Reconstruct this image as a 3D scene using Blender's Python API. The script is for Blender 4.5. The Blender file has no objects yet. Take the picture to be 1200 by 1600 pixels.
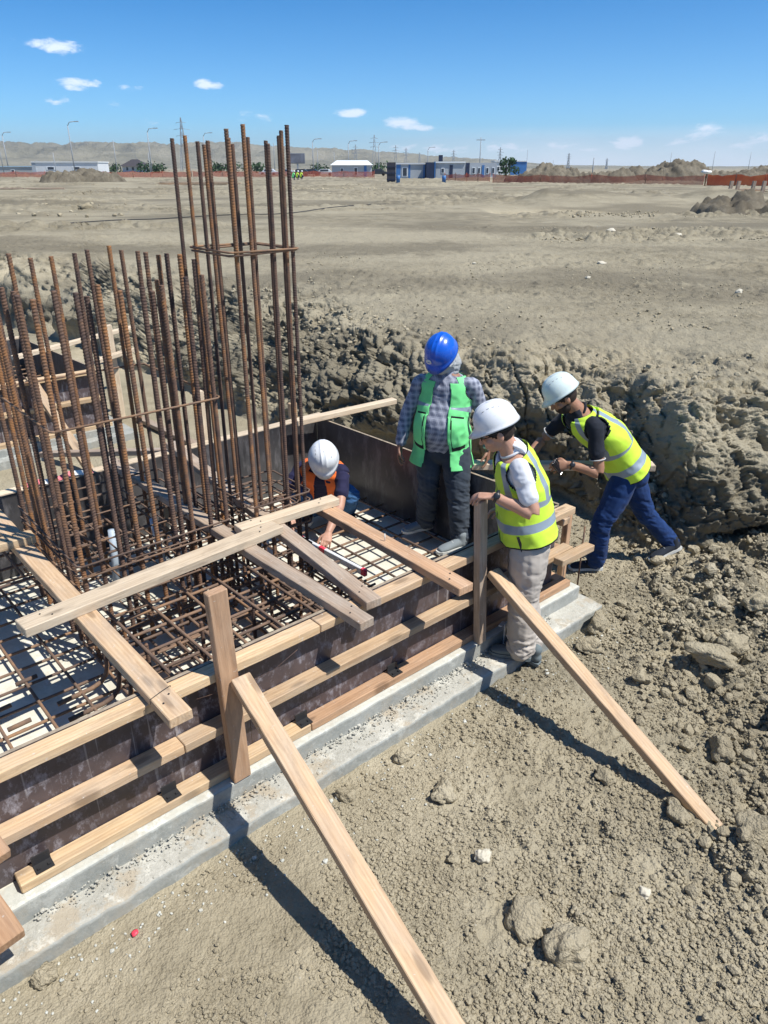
import bpy, bmesh, math, random
import numpy as np
from mathutils import Vector, Matrix, Quaternion
random.seed(7); RS = np.random.RandomState(7)
SC = bpy.context.scene; COL = SC.collection
# ---------------------------------------------------------------- camera, sky, sun, exposure
cam_d = bpy.data.cameras.new('camera'); cam = bpy.data.objects.new('camera', cam_d); COL.objects.link(cam)
SC.camera = cam
cam.location = (0, 0, 2.75); cam.rotation_euler = (math.radians(90 - 25.07), 0, 0)
cam_d.sensor_fit = 'VERTICAL'; cam_d.sensor_height = 24.0; cam_d.lens = 24.0 * 1150 / 1600
cam_d.clip_start = 0.05; cam_d.clip_end = 20000
SUN = Vector((.56, -.24, 1.0)).normalized()
sun_d = bpy.data.lights.new('sun', 'SUN'); sun_d.energy = 4.6; sun_d.angle = math.radians(.5); sun_d.color = (1, .955, .88)
sun = bpy.data.objects.new('sun', sun_d); COL.objects.link(sun)
sun.rotation_euler = SUN.to_track_quat('Z', 'Y').to_euler()
SC.view_settings.view_transform = 'Standard'; SC.view_settings.look = 'None'
SC.view_settings.exposure = 0.42; SC.view_settings.gamma = 1
SC.render.engine = 'CYCLES'
try:
    SC.cycles.use_denoising = True; SC.cycles.max_bounces = 6; SC.cycles.diffuse_bounces = 3
    SC.cycles.transparent_max_bounces = 8; SC.cycles.volume_bounces = 0
except Exception: pass
world = bpy.data.worlds.new('World'); SC.world = world; world.use_nodes = True

class NT:
    """small helper for node trees"""
    def __init__(s, tree): s.t = tree
    def n(s, kind, **kw):
        nd = s.t.nodes.new(kind)
        for k, v in kw.items():
            if k.startswith('_'): nd.inputs[int(k[1:]) if k[1:].isdigit() else k[1:]].default_value = v
            else: setattr(nd, k, v)
        return nd
    def l(s, a, b): s.t.links.new(a, b)
    def math(s, op, a, b=None, c=None, clamp=False):
        nd = s.t.nodes.new('ShaderNodeMath'); nd.operation = op; nd.use_clamp = clamp
        for i, v in enumerate((a, b, c)):
            if v is None: continue
            if isinstance(v, (int, float)): nd.inputs[i].default_value = v
            else: s.l(v, nd.inputs[i])
        return nd.outputs[0]
    def ramp(s, fac, stops, interp='LINEAR'):
        nd = s.t.nodes.new('ShaderNodeValToRGB'); cr = nd.color_ramp; cr.interpolation = interp
        while len(cr.elements) < len(stops): cr.elements.new(.5)
        for e, (p, c) in zip(cr.elements, stops):
            e.position = p; e.color = (c, c, c, 1) if isinstance(c, (int, float)) else (*c, 1)
        s.l(fac, nd.inputs[0]); return nd.outputs[0]
    def mix(s, fac, a, b, mode='MIX'):
        nd = s.t.nodes.new('ShaderNodeMix'); nd.data_type = 'RGBA'; nd.blend_type = mode
        for sock, v in ((nd.inputs[0], fac), (nd.inputs[6], a), (nd.inputs[7], b)):
            if isinstance(v, (int, float)): sock.default_value = v
            elif isinstance(v, tuple): sock.default_value = (*v, 1)
            else: s.l(v, sock)
        return nd.outputs[2]
    def noise(s, vec, scale, detail=4, rough=.55, out=0, dist=0.0):
        nd = s.n('ShaderNodeTexNoise'); nd.inputs['Scale'].default_value = scale
        nd.inputs['Detail'].default_value = detail; nd.inputs['Roughness'].default_value = rough
        nd.inputs['Distortion'].default_value = dist
        if vec is not None: s.l(vec, nd.inputs['Vector'])
        return nd.outputs[out]
    def mapping(s, vec, scale=(1, 1, 1), rot=(0, 0, 0), loc=None):
        nd = s.n('ShaderNodeMapping'); nd.inputs['Scale'].default_value = scale; nd.inputs['Rotation'].default_value = rot
        s.l(vec, nd.inputs['Vector'])
        if loc is not None: s.l(loc, nd.inputs['Location'])
        return nd.outputs[0]

# sky: Nishita + small clouds at real directions (azimuth, elevation in degrees)
CLOUDS = [(-22.1, 6.95, 1.5, .35, .55), (-20.5, 6.7, 1.5, .45, .75), (-19.75, 4.85, 1.5, .42, .95), (-16.75, 4.65, .8, .25, .45),
          (-11.8, 4.95, 1.2, .42, .85), (-9.0, 3.15, 1.2, .5, .42), (-2.1, 3.4, 1.6, .32, .95), (1.2, 2.85, 1.3, .55, .8), (2.2, 2.55, 1.6, .32, .9),
          (-15.8, 2.76, .8, .25, .35), (9.8, 2.1, .45, .35, .6), (-17.9, 3.8, .6, .25, .3), (-21.2, 3.85, .8, .3, .35),
          (16.3, 1.45, 1.9, .55, .85), (19.8, 1.5, 1.2, .45, .6), (21.0, 1.95, 1.6, .7, .8), (24.5, 1.55, 1.5, .6, .7), (23.3, 1.2, 2.6, .5, .6),
          (13.0, 1.25, 3.5, .5, .6), (8.2, 1.15, 2.6, .5, .55), (4.3, 1.1, 2.6, .5, .55), (27.5, 1.4, 2.0, .5, .6), (33, 2.4, 2.2, .5, .7), (-31, 3.2, 1.8, .4, .7), (1.8, 1.2, 1.8, .4, .45)]
def build_world():
    t = NT(world.node_tree); world.node_tree.nodes.clear()
    sky = t.n('ShaderNodeTexSky'); sky.sky_type = 'NISHITA'; sky.sun_disc = False
    sky.sun_elevation = math.asin(SUN.z); sky.sun_rotation = math.atan2(SUN.x, SUN.y)
    sky.air_density = .62; sky.dust_density = .35; sky.ozone_density = 3.2; sky.altitude = 0
    tc = t.n('ShaderNodeTexCoord'); sep = t.n('ShaderNodeSeparateXYZ'); t.l(tc.outputs['Generated'], sep.inputs[0])
    az = t.math('MULTIPLY', t.math('ARCTAN2', sep.outputs[0], sep.outputs[1]), 57.2958)
    el = t.math('MULTIPLY', t.math('ARCSINE', sep.outputs[2]), 57.2958)
    mp = t.mapping(tc.outputs['Generated'], (1, 1, 3.0))
    nz = t.noise(mp, 38, 7, .62, dist=.3); nz2 = t.noise(mp, 9, 3, .5)
    acc = None
    for (a0, e0, wa, we, k) in CLOUDS:
        da = t.math('DIVIDE', t.math('SUBTRACT', az, a0), wa); de = t.math('DIVIDE', t.math('SUBTRACT', el, e0), we)
        d = t.math('ADD', t.math('MULTIPLY', da, da), t.math('MULTIPLY', de, de))
        m = t.math('MULTIPLY', t.math('SUBTRACT', 1.0, d), k)
        acc = m if acc is None else t.math('MAXIMUM', acc, m)
    acc = t.math('MAXIMUM', acc, -1.0)
    dens = t.math('ADD', acc, t.math('MULTIPLY', t.math('SUBTRACT', nz, .5), 2.6))
    dens = t.ramp(dens, [(.12, 0.0), (.95, 1.0)], 'EASE')
    dens = t.math('MULTIPLY', dens, .85)
    # thin bank low over the right horizon
    band = t.math('MULTIPLY', t.ramp(el, [(0.0, .42), (.55, .30), (1.0, 0.0)]), 1.0)
    bm_ = t.n('ShaderNodeMapRange'); bm_.inputs[1].default_value = -6; bm_.inputs[2].default_value = 12; t.l(az, bm_.inputs[0])
    el_n = t.n('ShaderNodeMapRange'); el_n.inputs[1].default_value = 0; el_n.inputs[2].default_value = 2.6; t.l(el, el_n.inputs[0])
    band = t.math('MULTIPLY', t.ramp(el_n.outputs[0], [(0.0, .95), (.45, .62), (1.0, 0.0)]), t.math('MULTIPLY', bm_.outputs[0], t.math('ADD', .35, t.math('MULTIPLY', nz2, .9))))
    tot = t.math('MAXIMUM', dens, t.math('MULTIPLY', band, .95))
    col = t.mix(tot, t.mix(1.0, sky.outputs[0], t.ramp(t.math('DIVIDE', el, 24.0), [(0.0, (.86, .98, 1.04)), (.12, (.54, .88, 1.03)), (.42, (.205, .67, .95)), (1.0, (.22, .60, .88))]), 'MULTIPLY'), (6.6, 7.2, 8.2))
    bg = t.n('ShaderNodeBackground'); bg.inputs['Strength'].default_value = .125; t.l(col, bg.inputs['Color'])
    out = t.n('ShaderNodeOutputWorld'); t.l(bg.outputs[0], out.inputs[0])
build_world()

# ---------------------------------------------------------------- frames and helpers
TH = math.radians(41.2); cA, sA = math.cos(TH), math.sin(TH)
AV = Vector((cA, sA, 0)); BV = Vector((-sA, cA, 0)); ZV = Vector((0, 0, 1))
def w(a, b, z): return Vector((a * cA - b * sA, a * sA + b * cA, z))

MATS = {}
def new_mat(name, rough=.8, spec=.3):
    m = bpy.data.materials.new(name); m.use_nodes = True; MATS[name] = m
    t = NT(m.node_tree); b = m.node_tree.nodes['Principled BSDF']
    b.inputs['Roughness'].default_value = rough; b.inputs['Specular IOR Level'].default_value = spec
    return m, t, b
def bump(t, b, h, strength, dist):
    bp = t.n('ShaderNodeBump'); bp.inputs['Strength'].default_value = strength; bp.inputs['Distance'].default_value = dist
    t.l(h, bp.inputs['Height']); t.l(bp.outputs[0], b.inputs['Normal'])
def plain(name, col, rough=.6, spec=.4, metal=0, var=.12, nscale=8, bmp=0.0):
    m, t, b = new_mat(name, rough, spec); b.inputs['Metallic'].default_value = metal
    tc = t.n('ShaderNodeTexCoord'); n = t.noise(tc.outputs['Object'], nscale, 5)
    c0 = tuple(c * (1 - var) for c in col); c1 = tuple(min(1, c * (1 + var)) for c in col)
    t.l(t.ramp(n, [(.3, c0), (.7, c1)]), b.inputs['Base Color'])
    if bmp: bump(t, b, t.noise(tc.outputs['Object'], nscale * 6, 4), .5, bmp)
    return m
def wood(name, light, dark, grey=0.0):
    m, t, b = new_mat(name, .72, .25)
    tc = t.n('ShaderNodeTexCoord'); oi = t.n('ShaderNodeObjectInfo')
    off = t.n('ShaderNodeCombineXYZ'); r = t.math('MULTIPLY', oi.outputs['Random'], 37.0); t.l(r, off.inputs[0]); t.l(r, off.inputs[1]); t.l(r, off.inputs[2])
    v = t.mapping(tc.outputs['Object'], (1.6, 16, 16), loc=off.outputs[0])
    g = t.noise(v, 2.2, 5, .6, dist=.9); fine = t.noise(t.mapping(tc.outputs['Object'], (6, 190, 190), loc=off.outputs[0]), 1.0, 3, .6)
    wv = t.n('ShaderNodeTexWave'); wv.wave_type = 'BANDS'; wv.bands_direction = 'Y'; wv.inputs['Scale'].default_value = 1.1
    wv.inputs['Distortion'].default_value = 9; wv.inputs['Detail'].default_value = 3; wv.inputs['Detail Scale'].default_value = .8
    t.l(v, wv.inputs['Vector'])
    f = t.math('ADD', t.math('MULTIPLY', g, .80), t.math('MULTIPLY', wv.outputs[1], .13)); f = t.math('ADD', f, t.math('MULTIPLY', fine, .16))
    c = t.ramp(f, [(.28, dark), (.52, tuple((a + bb) / 2 for a, bb in zip(light, dark))), (.72, light)])
    # knots
    vo = t.n('ShaderNodeTexVoronoi'); vo.inputs['Scale'].default_value = 1.0; t.l(t.mapping(tc.outputs['Object'], (3.1, 11, 5), loc=off.outputs[0]), vo.inputs['Vector'])
    kn = t.ramp(vo.outputs['Distance'], [(.0, 1.0), (.13, .8), (.21, 0.0)])
    c = t.mix(t.math('MULTIPLY', kn, .75), c, tuple(x * .45 for x in dark))
    # weathered patches
    wp = t.ramp(t.noise(t.mapping(tc.outputs['Object'], (1, 4, 4), loc=off.outputs[0]), 3.5, 5, .6), [(.42, 0.0), (.68, 1.0)])
    c = t.mix(t.math('MULTIPLY', wp, .25 + grey), c, (.42, .37, .31))
    sp = t.ramp(t.noise(tc.outputs['Object'], 34, 3, .7), [(.66, 0.0), (.72, 1.0)])
    c = t.mix(t.math('MULTIPLY', sp, .55), c, (.60, .57, .52))
    dk = t.ramp(t.noise(t.mapping(tc.outputs['Object'], (2.2, 7, 7), loc=off.outputs[0]), 2.6, 5, .7), [(.50, 0.0), (.66, 1.0)]); c = t.mix(t.math('MULTIPLY', dk, .26), c, (.19, .135, .095))
    hv = t.n('ShaderNodeHueSaturation'); t.l(c, hv.inputs['Color'])
    hv.inputs['Saturation'].default_value = .90; t.l(t.math('ADD', .84, t.math('MULTIPLY', oi.outputs['Random'], .28)), hv.inputs['Value'])
    t.l(hv.outputs[0], b.inputs['Base Color']); bump(t, b, t.math('ADD', f, t.math('MULTIPLY', fine, .6)), .55, .004)
    return m
W_PINE = wood('pine_wood', (.62, .435, .25), (.42, .255, .13), .1)
W_YELLOW = wood('yellow_pine_wood', (.68, .49, .27), (.46, .28, .13))
W_GREY = wood('weathered_wood', (.44, .33, .235), (.25, .17, .115), .3)
W_RED = wood('reddish_wood', (.58, .345, .185), (.36, .19, .09), -.05)
W_PALE = wood('pale_wood', (.74, .60, .42), (.56, .42, .27), -.1)

def rust_mat(name, dark, mid, orange, sc=14, nb=True):
    m, t, b = new_mat(name, .85, .2)
    tc = t.n('ShaderNodeTexCoord'); geo = t.n('ShaderNodeNewGeometry'); oi = t.n('ShaderNodeObjectInfo')
    n1 = t.noise(geo.outputs['Position'], sc, 5, .6); n2 = t.noise(geo.outputs['Position'], sc * 9, 3, .6)
    f = t.math('ADD', t.math('MULTIPLY', n1, .6), t.math('MULTIPLY', n2, .25)); f = t.math('ADD', f, t.math('MULTIPLY', oi.outputs['Random'], .22))
    t.l(t.ramp(f, [(.40, dark), (.56, mid), (.72, orange)]), b.inputs['Base Color'])
    if nb: bump(t, b, n2, .4, .002)
    return m
M_REBAR = rust_mat('rusty_steel', (.085, .060, .054), (.175, .108, .076), (.34, .165, .070))
M_MAT = rust_mat('rusty_mat_steel', (.13, .092, .074), (.21, .14, .10), (.31, .18, .10))

def faces_grid(nu, nv, closed_u=True):
    f = []
    for j in range(nv - 1):
        for i in range(nu if closed_u else nu - 1):
            i2 = (i + 1) % nu; f.append((j * nu + i, j * nu + i2, (j + 1) * nu + i2, (j + 1) * nu + i))
    return f
def mesh_from(name, verts, faces, mats, smooth=True, fmat=None):
    me = bpy.data.meshes.new(name); verts = np.asarray(verts, dtype=np.float32)
    if isinstance(faces, np.ndarray):
        k = faces.shape[1]; me.vertices.add(len(verts)); me.vertices.foreach_set('co', verts.ravel())
        me.loops.add(faces.size); me.loops.foreach_set('vertex_index', faces.ravel().astype(np.int32))
        me.polygons.add(len(faces)); me.polygons.foreach_set('loop_start', np.arange(0, faces.size, k, dtype=np.int32))
        me.update(calc_edges=True)
    else:
        me.from_pydata(verts.tolist(), [], [tuple(int(i) for i in f) for f in faces]); me.update()
    if not isinstance(mats, (list, tuple)): mats = [mats]
    for m in mats: me.materials.append(m)
    me.polygons.foreach_set('use_smooth', [smooth] * len(me.polygons))
    if fmat is not None: me.polygons.foreach_set('material_index', np.asarray(fmat, dtype=np.int32))
    return me
def tag(o, label=None, cat=None, group=None, kind=None):
    if label: o['label'] = label
    if cat: o['category'] = cat
    if group: o['group'] = group
    if kind: o['kind'] = kind
    return o
def empty(name, loc, label=None, cat=None, group=None, rz=0):
    o = bpy.data.objects.new(name, None); COL.objects.link(o); o.location = loc; o.rotation_euler = (0, 0, rz)
    o.empty_display_size = .1
    return tag(o, label, cat, group)
def link(name, me, parent=None, basis=None):
    o = bpy.data.objects.new(name, me); COL.objects.link(o)
    if parent is not None: o.parent = parent
    if basis is not None: o.matrix_basis = basis
    return o
def root_inv(parent):
    m = Matrix.Identity(4); p = parent; chain = []
    while p is not None: chain.append(p.matrix_basis.copy()); p = p.parent
    for c in reversed(chain): m = m @ c
    return m.inverted()
def mk(name, verts, faces, mats, parent=None, smooth=True, fmat=None):
    """mesh object from world coordinates"""
    verts = np.asarray(verts, dtype=np.float64)
    if parent is not None:
        loc = np.array([0, 0, 0.]); p = parent
        while p is not None: loc = loc + np.array(p.location); p = p.parent
    else:
        loc = np.array([verts[:, 0].mean(), verts[:, 1].mean(), verts[:, 2].min()])
    me = mesh_from(name, verts - loc, faces, mats, smooth, fmat)
    o = link(name, me, parent)
    if parent is None: o.location = loc
    return o
def box_vf(c, s, rot=None):
    x, y, z = (q / 2 for q in s); v = [Vector((i, j, k)) for k in (-z, z) for j in (-y, y) for i in (-x, x)]
    if rot is not None: v = [rot @ q for q in v]
    v = [q + Vector(c) for q in v]
    return [tuple(q) for q in v], [(0, 2, 3, 1), (4, 5, 7, 6), (0, 1, 5, 4), (2, 6, 7, 3), (0, 4, 6, 2), (1, 3, 7, 5)]
class VF:
    def __init__(s): s.v = []; s.f = []; s.m = []
    def add(s, vf, mi=0):
        v, f = vf; o = len(s.v); s.v.extend([tuple(q) for q in v]); s.f.extend([tuple(int(i) + o for i in q) for q in f]); s.m.extend([mi] * len(f)); return s
    def box(s, c, size, rot=None, mi=0): return s.add(box_vf(c, size, rot), mi)
    def mk(s, name, mats, parent=None, smooth=False): return mk(name, s.v, s.f, mats, parent, smooth, s.m)
def tube_vf(pts, r, n=8, caps=True):
    pts = [Vector(p) for p in pts]; rs = r if isinstance(r, (list, tuple)) else [r] * len(pts)
    v = []; prev = None
    for i, p in enumerate(pts):
        t = (pts[min(i + 1, len(pts) - 1)] - pts[max(i - 1, 0)]).normalized()
        if prev is None: u = t.orthogonal().normalized()
        else: u = (prev - t * prev.dot(t)).normalized()
        prev = u; q = t.cross(u)
        for k in range(n):
            a = 2 * math.pi * k / n; v.append(tuple(p + (u * math.cos(a) + q * math.sin(a)) * rs[i]))
    f = faces_grid(n, len(pts))
    if caps: f.append(tuple(reversed(range(n)))); f.append(tuple(range((len(pts) - 1) * n, len(pts) * n)))
    return v, f
def board_mesh(L, wd, th, mat, seg=None, chip=.0008):
    bm = bmesh.new(); bmesh.ops.create_cube(bm, size=1.0)
    bmesh.ops.scale(bm, vec=(L, wd, th), verts=bm.verts)
    bmesh.ops.bevel(bm, geom=bm.edges[:] , offset=.0035, segments=1, affect='EDGES')
    n = max(2, int(L / .08)) if seg is None else seg
    for i in range(1, n):
        x = -L / 2 + L * i / n
        bmesh.ops.bisect_plane(bm, geom=bm.verts[:] + bm.edges[:] + bm.faces[:], plane_co=(x, 0, 0), plane_no=(1, 0, 0))
    ph = random.uniform(0, 9); amp = random.uniform(.0005, .002)
    for v in bm.verts:
        v.co.y += amp * math.sin(v.co.x * 2.1 + ph) + random.uniform(-chip, chip)
        v.co.z += amp * .7 * math.sin(v.co.x * 1.7 + ph * 2) + random.uniform(-chip, chip) * .6
    me = bpy.data.meshes.new('board'); bm.to_mesh(me); bm.free(); me.materials.append(mat); return me
def board(name, p0, p1, wd, th, mat, up=ZV, parent=None, roll=0.0):
    """timber with its centre line from p0 to p1, wd across, th along `up`"""
    p0, p1 = Vector(p0), Vector(p1); x = (p1 - p0); L = x.length; x.normalize()
    z = (Vector(up) - x * x.dot(Vector(up))).normalized(); y = z.cross(x)
    if roll: q = Quaternion(x, roll); z = q @ z; y = q @ y
    M = Matrix((x, y, z)).transposed().to_4x4(); M.translation = (p0 + p1) / 2
    if parent is not None: M = root_inv(parent) @ M
    return link(name, board_mesh(L, wd, th, mat), parent, M)

# ---------------------------------------------------------------- numpy noise
def hsh(ix, iy, iz=0, seed=0):
    n = (ix.astype(np.int64) * 374761393 + iy.astype(np.int64) * 668265263 + np.asarray(iz).astype(np.int64) * 2147483647 % (1 << 31) + np.asarray(iz).astype(np.int64) * 1274126177 + seed * 974634777) & 0xffffffff
    n = ((n ^ (n >> 13)) * 1274126177) & 0xffffffff
    n = ((n ^ (n >> 16)) * 2246822519) & 0xffffffff
    return ((n ^ (n >> 15)) & 0xffffff) / float(0xffffff)
def n2(x, y, seed=0):
    ix, iy = np.floor(x), np.floor(y); fx, fy = x - ix, y - iy; fx = fx * fx * (3 - 2 * fx); fy = fy * fy * (3 - 2 * fy)
    a = hsh(ix, iy, 0, seed); b = hsh(ix + 1, iy, 0, seed); c = hsh(ix, iy + 1, 0, seed); d = hsh(ix + 1, iy + 1, 0, seed)
    return (a + (b - a) * fx) * (1 - fy) + (c + (d - c) * fx) * fy - .5
def n3(x, y, z, seed=0):
    ix, iy, iz = np.floor(x), np.floor(y), np.floor(z); fx, fy, fz = x - ix, y - iy, z - iz
    fx = fx * fx * (3 - 2 * fx); fy = fy * fy * (3 - 2 * fy); fz = fz * fz * (3 - 2 * fz); o = 0
    for k in (0, 1):
        a = hsh(ix, iy, iz + k, seed); b = hsh(ix + 1, iy, iz + k, seed); c = hsh(ix, iy + 1, iz + k, seed); d = hsh(ix + 1, iy + 1, iz + k, seed)
        o = o + ((a + (b - a) * fx) * (1 - fy) + (c + (d - c) * fx) * fy) * (fz if k else 1 - fz)
    return o - .5
def fbm2(x, y, sc, oc=4, seed=0, g=.5):
    o = 0; a = 1
    for i in range(oc): o = o + a * n2(x * sc + i * 17.3, y * sc - i * 9.1, seed + i); sc *= 2.03; a *= g
    return o
def fbm3(x, y, z, sc, oc=4, seed=0, g=.5):
    o = 0; a = 1
    for i in range(oc): o = o + a * n3(x * sc + i * 17.3, y * sc - i * 9.1, z * sc + i * 3.7, seed + i); sc *= 2.03; a *= g
    return o
def clods(x, y, size, seed=0, cover=.7):
    """rounded crumbs of about `size` metres, as height in metres"""
    X, Y = x / size, y / size; ix, iy = np.floor(X), np.floor(Y); best = np.zeros_like(X)
    for dx in (-1, 0, 1):
        for dy in (-1, 0, 1):
            cx, cy = ix + dx, iy + dy
            h1 = hsh(cx, cy, 1, seed); h2 = hsh(cx, cy, 2, seed); h3 = hsh(cx, cy, 3, seed); h4 = hsh(cx, cy, 4, seed)
            r = .28 + .42 * h3 * h3; ux = X - (cx + h1); uy = Y - (cy + h2); st = 1 + .8 * (h4 - .5)
            d2 = (ux * ux * st + uy * uy / st) / (r * r)
            h = np.sqrt(np.clip(1 - d2, 0, 1)) * r * (.55 + .6 * h4) * (h4 * 7.3 % 1 < cover)
            best = np.maximum(best, h)
    return best * size
def blocks(x, y, z, size, seed=0):
    """broken clay: each cell stands out by its own amount (0..1), with a rounded crown"""
    X, Y, Z = x / size, y / size, z / size; ix, iy, iz = np.floor(X), np.floor(Y), np.floor(Z); best = np.full(X.shape, 9.); sec = np.full(X.shape, 9.); idv = np.zeros_like(X)
    for dx in (-1, 0, 1):
        for dy in (-1, 0, 1):
            for dz in (-1, 0, 1):
                cx, cy, cz = ix + dx, iy + dy, iz + dz; h = hsh(cx, cy, cz, seed); h1 = h * 97.13 % 1; h2 = h * 419.7 % 1; h3 = h * 1733.3 % 1
                d = (X - cx - h1) ** 2 + (Y - cy - h2) ** 2 + (Z - cz - h3) ** 2; m = d < best; sec = np.where(m, best, np.minimum(sec, d)); best = np.where(m, d, best); idv = np.where(m, h * 31.7 % 1, idv)
    e = np.sqrt(sec) - np.sqrt(best)
    return idv * .75 + .45 * np.clip(e * 2.2, 0, 1) ** .6 - .25 * np.sqrt(best)
def sstep(a, b, x):
    t = np.clip((x - a) / (b - a), 0, 1); return t * t * (3 - 2 * t)

# ---------------------------------------------------------------- terrain
def soil(name, c_lo, c_mid, c_hi, patch=None):
    m, t, b = new_mat(name, .95, .08)
    geo = t.n('ShaderNodeNewGeometry'); p = geo.outputs['Position']
    big = t.noise(p, .55, 4, .6); mid = t.noise(p, 5.5, 5, .65); fin = t.noise(p, 70, 4, .65)
    f = t.math('ADD', t.math('MULTIPLY', big, .55), t.math('MULTIPLY', mid, .30)); f = t.math('ADD', f, t.math('MULTIPLY', fin, .15))
    c = t.ramp(f, [(.40, c_lo), (.50, c_mid), (.60, c_hi)])
    damp = t.ramp(t.noise(p, 1.3, 5, .6), [(.56, 0.0), (.68, 1.0)]); c = t.mix(t.math('MULTIPLY', damp, .45), c, tuple(q * .62 for q in c_mid))
    if patch:   # far ground: painted crumb shade on the plateau, then broad dry and damp areas, tyre-worn streaks
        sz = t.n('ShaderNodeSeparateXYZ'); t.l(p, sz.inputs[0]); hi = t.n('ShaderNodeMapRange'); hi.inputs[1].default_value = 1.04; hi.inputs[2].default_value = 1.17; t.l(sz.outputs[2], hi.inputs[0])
        top = t.mix(t.ramp(t.noise(p, 1.7, 6, .7), [(.38, 0.0), (.62, 1.0)]), (.165, .148, .106), (.300, .268, .195)); dkc = t.ramp(t.noise(p, 7, 6, .75), [(.54, 0.0), (.66, .6)]); top = t.mix(dkc, top, (.12, .107, .078)); c = t.mix(t.math('MULTIPLY', hi.outputs[0], .88), c, top)  # high ground coloured darker, standing in for the self-shadow of crumbs
        far = t.noise(t.mapping(p, (.09, .16, 1)), 1.2, 6, .6)
        c = t.mix(t.ramp(far, [(.42, 0.0), (.58, .9)]), c, patch[0])
        far2 = t.noise(t.mapping(p, (.07, .12, 1), loc=None), 1.6, 4, .6)
        c = t.mix(t.ramp(far2, [(.50, 0.0), (.60, .85)]), c, patch[1])
    # pale chips and small pebbles
    vo = t.n('ShaderNodeTexVoronoi'); vo.inputs['Scale'].default_value = 55; t.l(p, vo.inputs['Vector'])
    sel = t.ramp(vo.outputs['Color'], [(.90, 0.0), (.93, 1.0)]); dot = t.ramp(vo.outputs['Distance'], [(.22, 1.0), (.34, 0.0)])
    c = t.mix(t.math('MULTIPLY', t.math('MULTIPLY', sel, dot), .55), c, (.50, .47, .40))
    t.l(c, b.inputs['Base Color'])
    v2 = t.n('ShaderNodeTexVoronoi'); v2.inputs['Scale'].default_value = 95; t.l(p, v2.inputs['Vector'])
    v3 = t.n('ShaderNodeTexVoronoi'); v3.inputs['Scale'].default_value = 38; v3.inputs['Randomness'].default_value = 1; t.l(p, v3.inputs['Vector'])
    h = t.math('ADD', t.math('MULTIPLY', v2.outputs['Distance'], -.6), t.math('MULTIPLY', v3.outputs['Distance'], -.8))
    h = t.math('ADD', h, t.math('MULTIPLY', t.noise(p, 160, 4, .7), .8)); h = t.math('ADD', h, t.math('MULTIPLY', mid, 1.2))
    bump(t, b, h, .85, .012)
    return m
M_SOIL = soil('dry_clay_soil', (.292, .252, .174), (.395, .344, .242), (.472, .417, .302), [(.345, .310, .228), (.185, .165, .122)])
M_CLOD = soil('clay_clod', (.297, .256, .178), (.402, .351, .248), (.476, .421, .306))

FOOT = [(3.61, 5.27), (3.1, 5.3), (2.56, 5.25), (2.07, 5.35), (1.86, 5.8), (1.6, 6.45), (.66, 7.1), (-.28, 7.5), (-.95, 8.05), (-1.8, 8.8), (-2.69, 9.9), (-4.0, 11.4), (-5.9, 13.2), (-8.0, 15.0), (-11.7, 16.8), (-20, 19), (-30, 10), (-30, -.3), (8, -.3), (8.5, 4), (6, 5.1)]
TOP = [(4.53, 7.25), (3.88, 7.2), (3.18, 7.1), (1.65, 7.75), (.73, 8.5), (.1, 9.7), (-1.2, 11.4), (-3.1, 13.2), (-5.76, 15.2), (-8.98, 17.6), (-14.4, 21.5), (-24, 24), (-36, 12), (-36, -1.1), (10.5, -1.1), (11, 5), (7.5, 7.2)]
def poly_sd(x, y, poly):
    """signed distance, negative inside"""
    d = np.full(x.shape, 1e18); inside = np.zeros(x.shape, bool); n = len(poly)
    for i in range(n):
        ax, ay = poly[i]; bx, by = poly[(i + 1) % n]
        ex, ey = bx - ax, by - ay; wx, wy = x - ax, y - ay
        t = np.clip((wx * ex + wy * ey) / (ex * ex + ey * ey), 0, 1)
        d = np.minimum(d, (wx - ex * t) ** 2 + (wy - ey * t) ** 2)
        c = ((ay > y) != (by > y)) & (x < (bx - ax) * (y - ay) / (by - ay + 1e-12) + ax)
        inside ^= c
    d = np.sqrt(d); return np.where(inside, -d, d)
def base_z(x, y):
    jx = x + .35 * fbm2(x, y, .8, 3, 31); jy = y + .35 * fbm2(x, y, .8, 3, 47)
    near = (x * x + y * y) < 4000
    dF = poly_sd(jx, jy, FOOT); dT = -poly_sd(jx, jy, TOP)
    s = np.where(dF <= 0, 0, np.where(dT <= 0, 1, dF / (dF + dT + 1e-9)))
    zA = np.interp(s, [0, .05, .20, .36, .54, 1.0], [0, .16, .64, .92, 1.08, 1.15]); zB = np.interp(s, [0, .06, .22, .42, .68, 1.0], [0, .22, .62, .86, 1.04, 1.15])
    k = 1 - sstep(.2, 1.9, x); z = zA * (1 - k) + zB * k
    return z, s
def ground_z(x, y):
    z, s = base_z(np.atleast_1d(np.float64(x)), np.atleast_1d(np.float64(y))); return float(z[0])

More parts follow.
